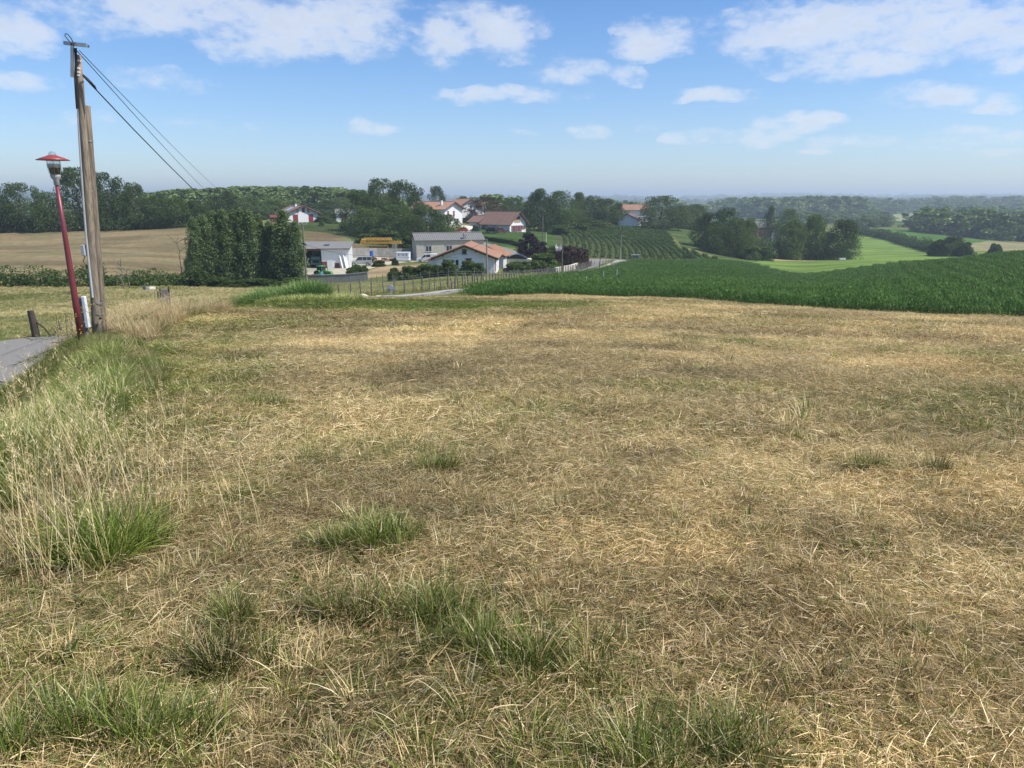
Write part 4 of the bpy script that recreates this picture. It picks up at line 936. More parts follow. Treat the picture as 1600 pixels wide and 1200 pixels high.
# bushes
for u, vt, w, Y, kd, lb in (
    (308, 422, 40, 99, 'darkbush', 'dark bush at the foot of the leftmost poplars'),
    (340, 434, 40, 100, 'darkbush', 'low bush under the third poplar'),
    (395, 436, 60, 101, 'darkbush', 'low dark scrub under the middle poplars'),
    (455, 434, 40, 101, 'darkbush', 'low dark scrub under the right-hand poplars'),
    (617, 419, 17, 106, 'bush', 'leftmost round bush of the row, standing apart on the dirt plot'),
    (638, 416, 22, 106, 'bush', 'second bush of the row before the white house'),
    (664, 413, 28, 107, 'bush', 'third bush of the row, broad'),
    (680, 414, 20, 107, 'bush', 'fourth bush of the row, left of the white gable'),
    (703, 407, 30, 107, 'bush', 'big bush under the small window of the white gable'),
    (731, 408, 24, 108, 'bush', 'bush under the shuttered window of the white gable'),
    (749, 411, 15, 109, 'bush', 'narrow bush left of the wooden pole by the white house'),
    (806, 409, 26, 121, 'bush', 'dark bush in front of the black-topped trailer'),
    (820, 409, 18, 123, 'bush', 'bush right of the black-topped trailer'),
    (850, 397, 42, 128, 'bush', 'light green rounded bush left of the white garden wall'),
    (548, 419, 12, 120, 'bush', 'brownish bush behind the concrete yard wall'),
    (558, 414, 16, 122, 'bush', 'brown-green bush right of the yard entrance'),
    (569, 417, 10, 123, 'bush', 'small bush in front of the silver off-road car'),
    (593, 409, 16, 134, 'darkbush', 'dark shrub left of the white cabin'),
    (617, 407, 9, 137, 'darkbush', 'tiny dark shrub at the left end of the white cabin'),
    (506, 337, 18, 246, 'bush', 'garden shrub right of the farmhouse'),
    (519, 343, 16, 240, 'bush', 'lower garden shrub between farmhouse and outbuilding'),
    (502, 356, 8, 226, 'bush', 'small dark shrub on the slope below the farmhouse'),
    (545, 350, 20, 225, 'bush', 'pale green scrub on the slope below the outbuilding'),
    (597, 358, 44, 186, 'bush', 'loose scrub on the bank above the yellow crane'),
    (570, 366, 24, 182, 'bush', 'scrub left of the yellow crane'),
    (640, 370, 26, 178, 'darkbush', 'dark scrub right of the yellow crane'),
    (743, 352, 10, 244, 'darkbush', 'clipped dark shrub left of the garage door'),
    (826, 362, 8, 205, 'darkbush', 'narrow ivy-clad shrub at the lawn edge'),
    (815, 373, 12, 196, 'bush', 'light shrub on the lower lawn'),
    (800, 374, 6, 192, 'cone', 'small dark conical shrub on the lower lawn'),
    (878, 352, 30, 250, 'bush', 'green shrub at the foot of the tree pair'),
    (906, 348, 34, 270, 'bush', 'hedge-like scrub above the row crop'),
    (938, 345, 40, 286, 'bush', 'low scrub under the trio of trees'),
    (1172, 386, 26, 222, 'bush', 'left bush in the valley before the pale track'),
    (1196, 386, 26, 224, 'bush', 'right bush in the valley before the pale track'),
    (1075, 398, 14, 187, 'bush', 'low flowers round the old wheel'),
    (866, 386, 30, 146, 'bush', 'green shrub behind the white plumes')):
    tree(u, vt, w, Y, kd, lb, 'bush', sink=.1)
for u, vt, w, Y, lb in ((876, 392, 30, 138, 'left end of the wine-red hedge above the white wall'), (893, 385, 36, 142, 'tallest part of the wine-red hedge above the white wall'), (906, 388, 24, 148, 'right end of the wine-red hedge by the road bend')):
    t = tree(u, vt, w, Y, 'darkbush', lb, 'hedge', name='red_hedge_shrub'); 
    for c in t.children:
        if c.name.startswith('crown'): c.material_slots[0].link = 'OBJECT'; c.material_slots[0].material = M_PURPLE if False else leaf_mat('wine_red_leaves', (.035, .03, .022), (.10, .055, .042), .2)

# hedges: leafy masses that follow a line
def hedge(name, line, w, h, m, label, n_per=420, leaf=.22, seed=1, rough=.35, cat='hedge'):
    r = np.random.default_rng(seed); L = [Vector(tuple(p)+(0,)) for p in line]; out_ = []
    for a, b in zip(L[:-1], L[1:]):
        n = max(2, int((b-a).length/(w*.34)))
        for k in range(n):
            p = a.lerp(b, (k+r.random()*.6)/n); hh = h*(1-rough+2*rough*r.random()); ww = w*.5*(.7+.5*r.random()); z = tz(p.x, p.y)
            for q in range(2):
                c = np.array([p.x+r.normal(0, w*.2), p.y+r.normal(0, w*.2), z+hh*(.30+.36*q)])
                d = r.normal(size=(n_per//2, 3)); d /= np.linalg.norm(d, axis=1)[:, None]
                pts_ = c+d*np.array([ww, ww, hh*.36])*(.55+.5*r.random(n_per//2))[:, None]
                V, Q, B = cards(pts_, leaf, r, .5); B[:, 0] = np.clip(B[:, 0]*.6+.4*r.random(), 0, 1); out_.append((V, Q, B))
    V, Q, B = join(out_); o = L[0].copy(); o.z = tz(o.x, o.y); t = thing(name, label, cat, o)
    c = link('foliage', np_mesh('foliage', V-np.array(o), Q, m, B), t)
    for k in range(len(L)):
        p = L[k]-o; p.z = tz(L[k].x, L[k].y)-o.z
        part('stem', MB().tube([p, p+Vector((r.normal(0, .1), .1, h*.6))], [.06, .03], 5), M_BARK, t)
    return t
hedge('bramble_hedge', [P(u, Y).xy for u, Y in ((-120, 88), (-40, 89), (40, 90), (100, 90), (150, 92), (215, 94), (262, 97), (300, 100))], 3.2, 2.1, M_MIDG, 'long overgrown bramble hedge below the mown hill, behind the poles', 620, .24, 71, .55)
hedge('hilltop_underwood', [P(u, Y).xy for u, Y in ((-120, 187), (-40, 188), (60, 190), (160, 191), (250, 191), (330, 198))], 5, 4.2, M_OAK, 'dark undergrowth joining the trunks along the top of the mown hill', 420, .42, 72, .3)
hedge('clipped_hedge', [P(u, Y).xy for u, Y in ((372, 262), (430, 266), (505, 270), (545, 274))], 3, 3.4, M_MIDG, 'long clipped hedge behind the farmhouse with solar panels', 380, .4, 73, .1)
hedge('valley_hedge', [P(u, Y).xy for u, Y in ((1345, 455), (1375, 410), (1395, 385), (1415, 350), (1435, 325), (1462, 290))], 4.5, 3.6, M_OAK, 'ragged dark hedge slanting down the valley beside the crop painted sunlit', 300, .5, 74, .5)
hedge('far_field_hedge', [P(u, Y).xy for u, Y in ((1150, 300), (1185, 305), (1212, 312))], 4, 3.0, M_OAK, 'small hedge above the dry slope between the valley trees', 260, .5, 75, .5)
hedge('crop_margin_hedge', [P(u, Y).xy for u, Y in ((888, 300), (930, 304), (970, 306), (1000, 304))], 4, 4, M_OAK, 'dark undergrowth along the top edge of the row crop', 300, .45, 76, .3)
hedge('house_hedge', [P(u, Y).xy for u, Y in ((835, 264), (860, 266), (890, 270))], 4, 5, M_OAK, 'dark undergrowth beneath the tree pair by the brown-roofed house', 300, .42, 77, .3)
hedge('lane_hedge', [P(u, Y).xy for u, Y in ((700, 208), (688, 205), (650, 204), (600, 206), (560, 210))], 6, 5, M_OAK, 'dark undergrowth filling the foot of the middle clump', 420, .4, 78, .3)

# woods too far away to count
WT = [crown_mesh('wood_tree', 800+i, M_FAR, 26, 60, .085, 'round', .0, .5, .1) for i in range(5)]
def wood(name, pts, hmin, hmax, label, seed, wide=1.45):
    r = np.random.default_rng(seed); n = len(pts); x, y = pts[:, 0], pts[:, 1]; h = hmin+(hmax-hmin)*r.random(n); w = h*wide*(.85+.4*r.random(n))
    scatter(name, np.stack([x, y, terrain(x, y)-h*.06], 1), np.stack([0*h, 0*h, r.random(n)*6.28], 1), np.stack([w, w, h], 1), r.integers(0, 5, n), np.ones((n, 3)), WT, label, 'wood')
def upoly(poly, n, seed): return poly_pts(PP(*poly), n, seed)[0]
q = upoly([(372, 420), (385, 600), (395, 800), (470, 820), (640, 800), (700, 640), (690, 430), (560, 345), (400, 330)], 2300, 81)
wood('wooded_hill', q, 9, 14, 'wooded hill rising behind the farmhouse', 82)
q = upoly([(200, 320), (360, 320), (360, 420), (200, 460)], 500, 83); wood('wood_behind_poplars', q, 8, 13, 'distant trees between the hilltop oaks and the wooded hill', 84)
q = upoly([(720, 350), (1000, 370), (1000, 600), (700, 520)], 500, 85); wood('wood_behind_houses', q, 8, 14, 'far trees filling the dip behind the hamlet', 86)
q = upoly([(1500, 440), (1900, 430), (1900, 800), (1500, 760), (1455, 620), (1400, 540), (1440, 470)], 520, 87); wood('near_wood', q, 11, 19, 'dark mixed wood on the right beyond the maize crest', 88)
q = upoly([(1345, 560), (1390, 560), (1390, 640), (1345, 640)], 70, 97); wood('spinney', q, 6, 10, 'small dark spinney at the corner of the far green field', 98)
q = upoly([(1255, 1200), (1700, 1100), (1900, 1400), (1900, 2000), (1200, 1900), (1210, 1350)], 800, 89); wood('ridge_wood', q, 17, 27, 'long dark wood along the ridge on the right', 90)
q = upoly([(1240, 640), (1380, 740), (1400, 820), (1220, 720)], 300, 91); wood('poplar_belt', q, 8, 11, 'row of pale trees across the valley', 92)
r = np.random.default_rng(95); yy = 900+5200*r.random(15000)**1.2; tt_ = (r.random(15000)*2-1)*.9; xx = tt_*yy; k = fbm(xx+1000, yy*1.3, 330, 4) > .57
k &= ~((tt_ > .48) & (yy < 1300)); k &= ~((tt_ < .08) & (yy < 2400)); xx, yy = xx[k], yy[k]; wood('distant_woods', np.stack([xx, yy], 1), 14, 30, 'belts of hazy trees over the far hills', 96, 1.7)

# ------------------------------------------------------------------ houses
def corrugated(L, W_, period, amp, thick=.10):
    """sheet: x 0..W_ down the slope, y 0..L along the ridge"""
    n = max(4, int(L/period*4)); mb = MB(); vs = []; fs = []
    for i in range(n+1):
        y = L*i/n; z = amp*math.cos(2*math.pi*y/period)
        vs += [(0, y, z), (W_, y, z), (0, y, -thick), (W_, y, -thick)]
    for i in range(n):
        a = i*4; b = a+4
        fs += [(a, a+1, b+1, b), (a+2, b+2, b+3, a+3), (a+1, a+3, b+3, b+1), (a, b, b+2, a+2)]
    fs += [(0, 2, 3, 1), (n*4, n*4+1, n*4+3, n*4+2)]
    return vs, fs
def face_M(face, w, l):
    return {'F': Matrix.Identity(4), 'B': Matrix.Translation((0, l, 0)) @ Matrix.Rotation(math.pi, 4, 'Z'),
            'R': Matrix.Translation((w/2, l/2, 0)) @ Matrix.Rotation(math.pi/2, 4, 'Z'), 'L': Matrix.Translation((-w/2, l/2, 0)) @ Matrix.Rotation(-math.pi/2, 4, 'Z')}[face]
def opening(t, M, x, z, w, h, kind, shut=None, frame=M_FRAME):
    """x centre, z sill, on the outer face (local y = 0, outward = -y)"""
    def p(nm, mb, m, par): 
        mb.v = [tuple(M @ Vector(v)) for v in mb.v]; return part(nm, mb, m, par)
    if kind in ('window', 'door'):
        wn = p('window' if kind == 'window' else 'door', MB().box(x-w/2, x+w/2, -.02, .02, z, z+h), M_GLASS if kind == 'window' else (shut or M_WHITEPL), t)
        f = MB(); q = .07
        for a in ((x-w/2-q, x-w/2), (x+w/2, x+w/2+q)): f.box(*a, -.06, .03, z-q, z+h+q)
        f.box(x-w/2, x+w/2, -.06, .03, z+h, z+h+q).box(x-w/2, x+w/2, -.06, .03, z-q, z)
        if kind == 'window' and w > .7: f.box(x-.035, x+.035, -.045, .02, z, z+h)
        p('frame', f, frame, wn)
        if kind == 'window': p('sill', MB().box(x-w/2-.15, x+w/2+.15, -.13, .02, z-.15, z-.07), M_CONC, wn)
        if shut and kind == 'window':
            for sgn in (-1, 1):
                x0 = x+sgn*(w/2+.1); x1 = x0+sgn*w*.5; p('shutter', MB().box(min(x0, x1), max(x0, x1), -.09, -.03, z-.03, z+h+.03), shut, t)
    elif kind == 'shutters':
        for sgn in (-1, 1):
            p('shutter', MB().box(min(x, x+sgn*(w/2-.01))+.008, max(x, x+sgn*(w/2-.01))-.008, -.07, .02, z, z+h), shut or M_REDP, t)
        p('lintel', MB().box(x-w/2-.12, x+w/2+.12, -.05, .02, z+h+.01, z+h+.16), M_WOODD, t)
def house(name, label, u, Y, rot, w, l, eave, ridge, wall, roof, ops=(), over=.5, period=.42, amp=.045, chimney=None, cat='house', lift=0, eave2=None, base_drop=.8, anchor='F', trim=M_BROWNR, offx=0):
    """gable end faces local -y; ridge runs along y"""
    o = P(u, Y, lift); t = thing(name, label, cat, o, rot); h = w/2; el, er = eave, eave2 if eave2 is not None else eave
    t.location = o
    mb = MB(); mb.prism([(-h, -base_drop), (h, -base_drop), (h, er), (offx, ridge), (-h, el)], 0, l); part('wall', mb, wall, t)
    for sgn, ev in ((-1, el), (1, er)):
        run = h+(-offx if sgn > 0 else offx); run = abs(sgn*h-offx); sl = math.atan2(ridge-ev, run); W_ = (run+over)/math.cos(sl)
        vs, fs = corrugated(l+2*over, W_, period, amp)
        Mx = Matrix.Translation((offx, -over, ridge+.13)) @ (Matrix.Rotation(math.pi, 4, 'Z') @ Matrix.Translation((0, -(l+2*over), 0)) if sgn < 0 else Matrix.Identity(4)) @ Matrix.Rotation(sl, 4, 'Y')
        part('roof', MB().add([Mx @ Vector(v) for v in vs], fs), roof, t)
    part('ridge_cap', MB().tube([(offx, -over-.02, ridge+.17), (offx, l+over+.02, ridge+.17)], .11, 8), roof, t)
    f = MB()
    for sgn, ev in ((-1, el), (1, er)):
        run = abs(sgn*h-offx); sl = (ridge-ev)/run; xe = sgn*(h+over); ze = ev-over*sl
        f.beam((offx+sgn*.02, -over-.04, ridge-.06), (xe, -over-.04, ze-.06), .05, .2)
    part('bargeboard', f, trim, t)
    if roof in (M_TILEO, M_TILEB, M_TILEST):
        for sgn, ev in ((-1, el), (1, er)):
            run = abs(sgn*h-offx); sl = (ridge-ev)/run; xe = sgn*(h+over)
            part('verge_tiles', MB().tube([(offx, -over-.05, ridge+.17), (xe, -over-.05, ev-over*sl+.17)], .13, 8), roof, t)
    for (fc, x, z, ww, hh, kind, *rest) in ops: opening(t, face_M(fc, w, l), x, z, ww, hh, kind, *(rest or ()))
    if chimney:
        cx, cy, ch = chimney; c = part('chimney', MB().box(cx-.35, cx+.35, cy-.3, cy+.3, ridge-1.6, ridge+ch), wall, t); part('chimney_cap', MB().box(cx-.45, cx+.45, cy-.4, cy+.4, ridge+ch+.003, ridge+ch+.12), M_CONC, c)
    return t
SH = M_REDP
h1 = house('farmhouse', 'white farmhouse with red shutters and roof solar panels, on the hill above the poplars', 474, 244, R(33), 10.2, 12.5, 3.0, 5.3, M_WHITE, M_TILEB,
      [('F', -2.5, .1, 1.7, 2.3, 'shutters', SH), ('F', 2.7, .1, 1.6, 2.3, 'shutters', SH), ('F', .3, 3.2, .9, 1.3, 'shutters', SH), ('L', -3, .9, .8, 1.0, 'window'), ('L', -1, .9, .8, 1.0, 'window'), ('L', 2, .9, .9, 1.2, 'window', SH)], chimney=(-.6, 5, .7), over=.8)
part('solar_panel', MB().add([Vector((-1.6, 3, 4.8)), Vector((-4.2, 3, 3.62)), Vector((-4.2, 7.5, 3.62)), Vector((-1.6, 7.5, 4.8)), Vector((-1.6, 3, 4.9)), Vector((-4.2, 3, 3.72)), Vector((-4.2, 7.5, 3.72)), Vector((-1.6, 7.5, 4.9))], [(0, 1, 2, 3), (7, 6, 5, 4), (0, 4, 5, 1), (1, 5, 6, 2), (2, 6, 7, 3), (3, 7, 4, 0)]), M_SOLAR, h1)
for x in (-1.7, 1.9): part('timber_panel', MB().box(x-.35, x+.35, -.05, .01, 3.0, 4.3), M_TIMBER, h1)
part('porch_roof', MB().add([(5.2, 1, 3.0), (7.6, 1, 2.3), (7.6, 6, 2.3), (5.2, 6, 3.0), (5.2, 1, 3.15), (7.6, 1, 2.45), (7.6, 6, 2.45), (5.2, 6, 3.15)], [(0, 3, 2, 1), (4, 5, 6, 7), (0, 1, 5, 4), (1, 2, 6, 5), (2, 3, 7, 6), (3, 0, 4, 7)]), M_TILEB, h1)
for y in (1.1, 5.8): part('porch_post', MB().box(7.3, 7.45, y, y+.15, -.3, 2.35), M_REDP, h1)
house('outbuilding', 'small white outbuilding with a grey roof and a red double door, right of the farmhouse', 526, 250, R(-78), 4.2, 6.4, 2.7, 4.0, M_WHITE, M_FIBRE, [('R', -.6, .1, 1.7, 2.1, 'shutters', SH), ('R', 1.5, .4, .5, 1.8, 'window'), ('F', 0, .8, .8, 1.0, 'window')], over=.35)
house('woodshed', 'low dark red-brown woodshed left of the farmhouse', 424, 246, R(-80), 2.6, 4.4, 1.5, 2.2, M_BROWNR, M_BROWNR, over=.2, cat='shed')
house('villa', 'tall white house with orange roof and red shutters, half hidden behind trees', 709, 258, R(52), 9.2, 17, 6.0, 8.2, M_WHITE, M_TILEO,
      [('F', -2.8, 3.5, .8, 1.5, 'shutters', SH), ('F', .2, 3.5, .8, 1.5, 'shutters', SH), ('F', -2.4, .9, .8, 1.6, 'window', SH), ('F', 1.6, .9, .8, 1.6, 'window', SH), ('L', -4, 3.0, 1.0, 1.4, 'window', SH), ('L', 4, 3.0, 1.0, 1.4, 'window', SH), ('L', 6.8, .9, 1.0, 1.3, 'window', SH)], chimney=(-2.4, 3.4, .6), over=.9, lift=.3)
house('roof_behind_villa', 'low house with a dull brown roof showing behind the tall orange-roofed house', 716, 312, R(-80), 8, 11, 3.6, 6.6, M_WHITE, M_TILEB, lift=1.6)
house('neighbour_house', 'white house half hidden by the russet tree, only its gable showing', 735, 290, R(30), 10, 12, 3.6, 6.4, M_WHITE, M_TILEO, [('F', 1.0, 1.0, 1.2, 1.3, 'window', SH)], over=.8, lift=2.6)
h4 = house('bungalow', 'white house with brown tiled roof and timbered balcony gable on the green lawn', 809, 250, R(52), 9.0, 13.2, 3.1, 6.7, M_WHITE, M_TILEB,
      [('F', -2.2, .1, 1.3, 2.1, 'window', SH), ('F', .6, .1, 1.4, 2.1, 'window', SH), ('F', 3.2, .9, .9, 1.2, 'window', SH), ('L', 0, .1, 1.0, 2.1, 'window'), ('L', 5.0, .1, 2.6, 2.1, 'door'), ('L', -4.4, .1, 1.4, 2.1, 'window', SH)], over=.95)
part('balcony_recess_shade', MB().box(-1.9, 1.2, -.05, .03, 3.5, 5.2), M_DARK, h4);  # flat dark panel on the wall, painted as the shade of a recess
for x in (-1.9, 1.1): part('balcony_post', MB().box(x, x+.15, -.14, -.05, 3.3, 5.4), M_TIMBER, h4)
part('balcony_rail', MB().box(-1.75, 1.1, -.14, -.06, 3.3, 4.1), M_TIMBER, h4)
part('balcony_shutter', MB().box(-1.3, -.7, -.09, -.055, 3.9, 5.1), SH, h4)
house('garage_wing', 'lower garage wing with white door at the left of the bungalow', 757, 257, R(52), 6.6, 4.2, 2.5, 4.3, M_WHITE, M_TILEB, [('L', -.2, .1, 2.6, 2.0, 'door', M_WHITEPL)], over=.7, cat='garage')
h5 = house('white_gable_house', 'white house with orange tiled roof and long low left eave behind the row of bushes', 727, 116, R(-3), 9.6, 9.5, 2.4, 4.25, M_WHITE, M_TILEO,
      [('F', -.1, 2.95, .7, .75, 'window'), ('F', -3.1, 1.1, 1.0, .95, 'window'), ('F', -1.3, 1.15, .45, .85, 'window'), ('F', .55, .9, .9, 1.2, 'shutters', M_BROWNR)], over=.65, trim=M_WOODD, period=.30)
part('lean_to', MB().prism([(-6.3, -.8), (-4.803, -.8), (-4.803, 2.25), (-6.3, 1.75)], .8, 7.5), M_WHITE, h5)
vs, fs = corrugated(7.9, 2.4, .30, .04); Mx = Matrix.Translation((-4.65, .5, 2.5)) @ Matrix.Rotation(math.pi, 4, 'Z') @ Matrix.Translation((0, -7.9, 0)) @ Matrix.Rotation(.34, 4, 'Y')
part('lean_to_roof', MB().add([Mx @ Vector(v) for v in vs], fs), M_TILEO, h5)
part('red_panel', MB().box(4.81, 4.87, .6, 1.9, .1, 2.2), M_REDP, h5)
for x in (-3.6, -1.8, 1.8, 3.6): part('rafter_end', MB().box(x-.07, x+.07, -.62, -.003, 4.1-abs(x)*.385-.16, 4.1-abs(x)*.385), M_WOODD, h5)
house('tiled_annex', 'annex with stained orange tiled roof behind the right side of the white gable house', 764, 131, R(-12), 5.4, 5, 2.3, 3.7, M_WHITEG, M_TILEST, over=.5, cat='annex', period=.3)
h6 = house('grey_workshop', 'long grey rendered workshop with two white windows and a fibre-cement roof', 648, 157, R(-76), 8.2, 14.6, 4.3, 5.5, M_GREYWALL, M_FIBRE,
      [('R', -4.7, 2.0, 1.2, 1.1, 'window'), ('R', -.3, 2.0, 1.2, 1.1, 'window'), ('R', -4.5, -.1, 1.5, 1.0, 'window')], over=.35, cat='workshop', trim=M_WOODD)
for x in (-4.7, -.3): 
    mb = MB().box(x-.85, x+.85, -.1, .01, 3.28, 3.42); M_ = face_M('R', 8.2, 14.6); mb.v = [tuple(M_ @ Vector(v)) for v in mb.v]; part('lintel', mb, M_CONC, h6)
mb = MB(); mb.lathe([(.001, 0), (.4, .06), (.42, .1)], 14); M_ = Matrix.Translation((4.1, 10.4, 5.4)) @ Matrix.Rotation(R(70), 4, 'X'); 
c = part('roof_chimney', MB().box(3.4, 3.9, 10.2, 10.8, 4.3, 5.6), M_CONC, h6)
part('satellite_dish', MB().add([M_ @ Vector(v) for v in mb.v], mb.f), M_WHITEPL, h6)
house('grey_barn', 'weathered whitish barn gable with a reddish roof at the top of the row crop', 980, 300, R(-22), 8.2, 7.5, 3.0, 5.1, M_WHITE, M_TILEB, over=.5, cat='barn')
house('orange_roof_farm', 'white farmhouse with orange roof just behind the grey barn', 968, 322, R(-84), 8, 12, 4.4, 6.4, M_WHITE, M_TILEO, [('R', 4, 2.4, 1, 1.3, 'window')], over=.6, lift=2.6)
house('distant_shed', 'distant long shed with pale grey roof among the valley trees', 1172, 430, R(-80), 14, 12, 5, 8, M_BROWNR, M_FIBRE, over=.5, lift=4, cat='shed')
house('distant_white_house', 'tiny far white house showing between the valley trees', 1209, 372, R(-60), 6, 7, 3, 4.6, M_WHITE, M_TILEB, lift=3.0)

# the open white shed with the green lorry in it
def shed():
    o = P(512, 133); t = thing('open_shed', 'white shed with grey sheet roof, open bay on the left, red panels at its foot', 'shed', o, R(6))
    W1 = .14
    # local x along the front -6.4..4.0 ; bay -6.2..-.9
    part('front_wall', MB().box(-1.0, 4.0, 0, W1, -.6, 3.55), M_WHITE, t)
    part('side_wall', MB().prism([(W1+.003, -.6), (6.0, -.6), (6.0, 4.3), (W1+.003, 3.5)], 3.86, 4.0, Matrix.Rotation(math.pi/2, 4, 'Z') @ Matrix.Scale(-1, 4, (0, 1, 0))), M_WHITEG, t)
    part('side_wall', MB().box(-6.4, -6.26, 0, 6, -.6, 3.5), M_WHITEG, t)
    part('back_wall', MB().box(-6.25, 3.85, 5.86, 6.0, -.6, 4.25), M_DARK, t)  # bay walls coloured near-black for the shade inside
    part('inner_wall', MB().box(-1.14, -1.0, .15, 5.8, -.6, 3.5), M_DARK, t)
    part('lintel', MB().box(-6.25, -1.003, -.03, .12, 3.15, 3.5), M_BROWNR, t)
    vs, fs = corrugated(11.2, 6.8, .34, .03, .06); Mx = Matrix.Translation((4.4, -.45, 3.62)) @ Matrix.Rotation(math.pi/2, 4, 'Z') @ Matrix.Rotation(-math.atan2(.85, 6.2), 4, 'Y')
    part('roof', MB().add([Mx @ Vector(v) for v in vs], fs), M_FIBRE, t)
    part('skylight', MB().add([Mx @ Vector(v) for v in ((2.6, 4.2, .05), (3.6, 4.2, .05), (3.6, 5.2, .05), (2.6, 5.2, .05), (2.6, 4.2, .1), (3.6, 4.2, .1), (3.6, 5.2, .1), (2.6, 5.2, .1))], [(0, 3, 2, 1), (4, 5, 6, 7), (0, 1, 5, 4), (1, 2, 6, 5), (2, 3, 7, 6), (3, 0, 4, 7)]), M_GLASS, t)
    part('gutter', MB().box(-6.6, 4.3, -.52, -.44, 3.5, 3.6), M_WOODD, t)
    part('red_panel', MB().box(-.99, -.1, -.06, -.004, -.1, 1.25), M_BROWNR, t)
    part('red_panel', MB().add([Matrix.Translation((1.3, -.16, -.1)) @ Matrix.Rotation(-.15, 4, 'X') @ Vector(v) for v in ((0, 0, 0), (.95, 0, 0), (.85, 0, 1.3), (.1, 0, 1.3), (0, .06, 0), (.95, .06, 0), (.85, .06, 1.3), (.1, .06, 1.3))], [(0, 1, 2, 3), (7, 6, 5, 4), (0, 4, 5, 1), (1, 5, 6, 2), (2, 6, 7, 3), (3, 7, 4, 0)]), M_BROWNR, t)
    part('white_door', MB().box(.0, .95, -.05, -.004, -.1, 1.45), M_WHITEPL, t)
    for k, (x, a) in enumerate(((2.5, .15), (3.2, .22))): part('leaning_board', MB().beam((x+.5, -.5, -.1), (x, -.05, 2.2+a), .7, .04), M_WHITEPL, t)
shed()

# ------------------------------------------------------------------ vehicles
def wheel(t, x, y, r=.32, w=.2, rim=M_CHROME):
    M = Matrix.Translation((x, y, r)) @ Matrix.Rotation(math.pi/2, 4, 'X')
    wh = MB().lathe([(r*.6, -w/2), (r*.93, -w/2), (r, -w/3), (r, w/3), (r*.93, w/2), (r*.6, w/2), (r*.6, -w/2)], 18)
    o = link('wheel', wh.mesh('wheel', M_TYRE), t); o.matrix_local = M
    link('rim', MB().lathe([(.02, -w*.35), (r*.3, -w*.42), (r*.58, -w*.38), (r*.58, w*.38), (r*.3, w*.42), (.02, w*.35)], 14).mesh('rim', rim), o)
def car(name, label, u, Y, rot, body, prof, glass, roof_z, L, Wd, wheels, cat='car', lift=.0, wr=.32, pillars=()):
    """length along x, nose at +x"""
    t = thing(name, label, cat, P(u, Y, lift), rot); h = Wd/2
    part('body', MB().prism(prof, -h, h), body, t, bevel=.04)
    part('windows', MB().prism(glass, -h+.06, h-.06), M_GLASS, t)
    x0, x1 = roof_z[1], roof_z[2]; part('roof', MB().box(x0, x1, -h+.08, h-.08, roof_z[0]+.002, roof_z[0]+.06), body, t, bevel=.02)
    for (xa, za, xb, zb) in pillars:
        for s in (-1, 1): part('pillar', MB().beam((xa, s*(h-.07), za), (xb, s*(h-.07), zb), .09, .09), body, t)
    for x in wheels:
        for s in (-1, 1): wheel(t, x, s*(h-.08), wr)
    for s in (-1, 1):
        part('headlight', MB().box(L/2-.06, L/2+.012, s*(h-.28)-.14, s*(h-.28)+.14, .58, .74), M_LAMPI, t)
        part('tail_light', MB().box(-L/2-.012, -L/2+.05, s*(h-.14)-.08, s*(h-.14)+.08, .75, 1.05), M_REDC, t)
        part('mirror', MB().box(.62, .78, s*(h+.1)-.08, s*(h+.1)+.08, .98, 1.12), M_BLACK, t)
    part('bumper', MB().box(L/2-.02, L/2+.06, -h+.1, h-.1, .28, .5), M_GREYPL, t)
    return t
car('white_van', 'small white van parked at the corner of the grey workshop', 667, 148, R(183), M_WHITEC,
    [(-2.1, .25), (2.05, .25), (2.1, .7), (1.9, .92), (1.15, 1.02), (.45, 1.06), (-2.1, 1.1)], [(1.12, 1.02), (.45, 1.62), (-.75, 1.66), (-.75, 1.04)], (1.64, -.75, .5), 4.2, 1.72, (-1.35, 1.35), 'van',
    pillars=((1.1, 1.03, .45, 1.62), (.15, 1.06, .1, 1.62)))
tv = [o for o in COL.objects if o.name.startswith('white_van')][0]; part('cargo_box', MB().box(-2.08, -.74, -.84, .84, 1.103, 1.76), M_WHITEC, tv, bevel=.04)
car('silver_offroader', 'silver off-road car parked right of the white shed', 565, 138, R(182), M_SILVER,
    [(-2.1, .35), (2.05, .35), (2.1, .85), (1.95, 1.02), (.95, 1.1), (-2.1, 1.12)], [(.95, 1.1), (.45, 1.68), (-1.95, 1.7), (-2.05, 1.12)], (1.7, -2.0, .5), 4.2, 1.75, (-1.3, 1.35), 'car', wr=.37,
    pillars=((.95, 1.1, .45, 1.7), (-.35, 1.1, -.35, 1.7), (-1.2, 1.1, -1.2, 1.7), (-2.05, 1.12, -2.0, 1.7)))
so = [o for o in COL.objects if o.name.startswith('silver_off')][0]; sw = link('spare_wheel', MB().lathe([(.02, -.1), (.36, -.1), (.37, .1), (.02, .1)], 16).mesh('spare_wheel', M_TYRE), so); sw.matrix_local = Matrix.Translation((-2.22, 0, .95)) @ Matrix.Rotation(math.pi/2, 4, 'Y')
car('red_car', 'red hatchback seen above the grey workshop roof', 722, 236, R(185), M_REDC,
    [(-1.9, .3), (1.85, .3), (1.9, .7), (1.7, .88), (.9, .95), (-1.9, 1.0)], [(.9, .95), (.35, 1.4), (-1.2, 1.42), (-1.8, 1.0)], (1.42, -1.25, .4), 3.8, 1.65, (-1.2, 1.2), 'car', lift=.2, pillars=((.9, .95, .4, 1.42), (-.4, 1, -.4, 1.42)))
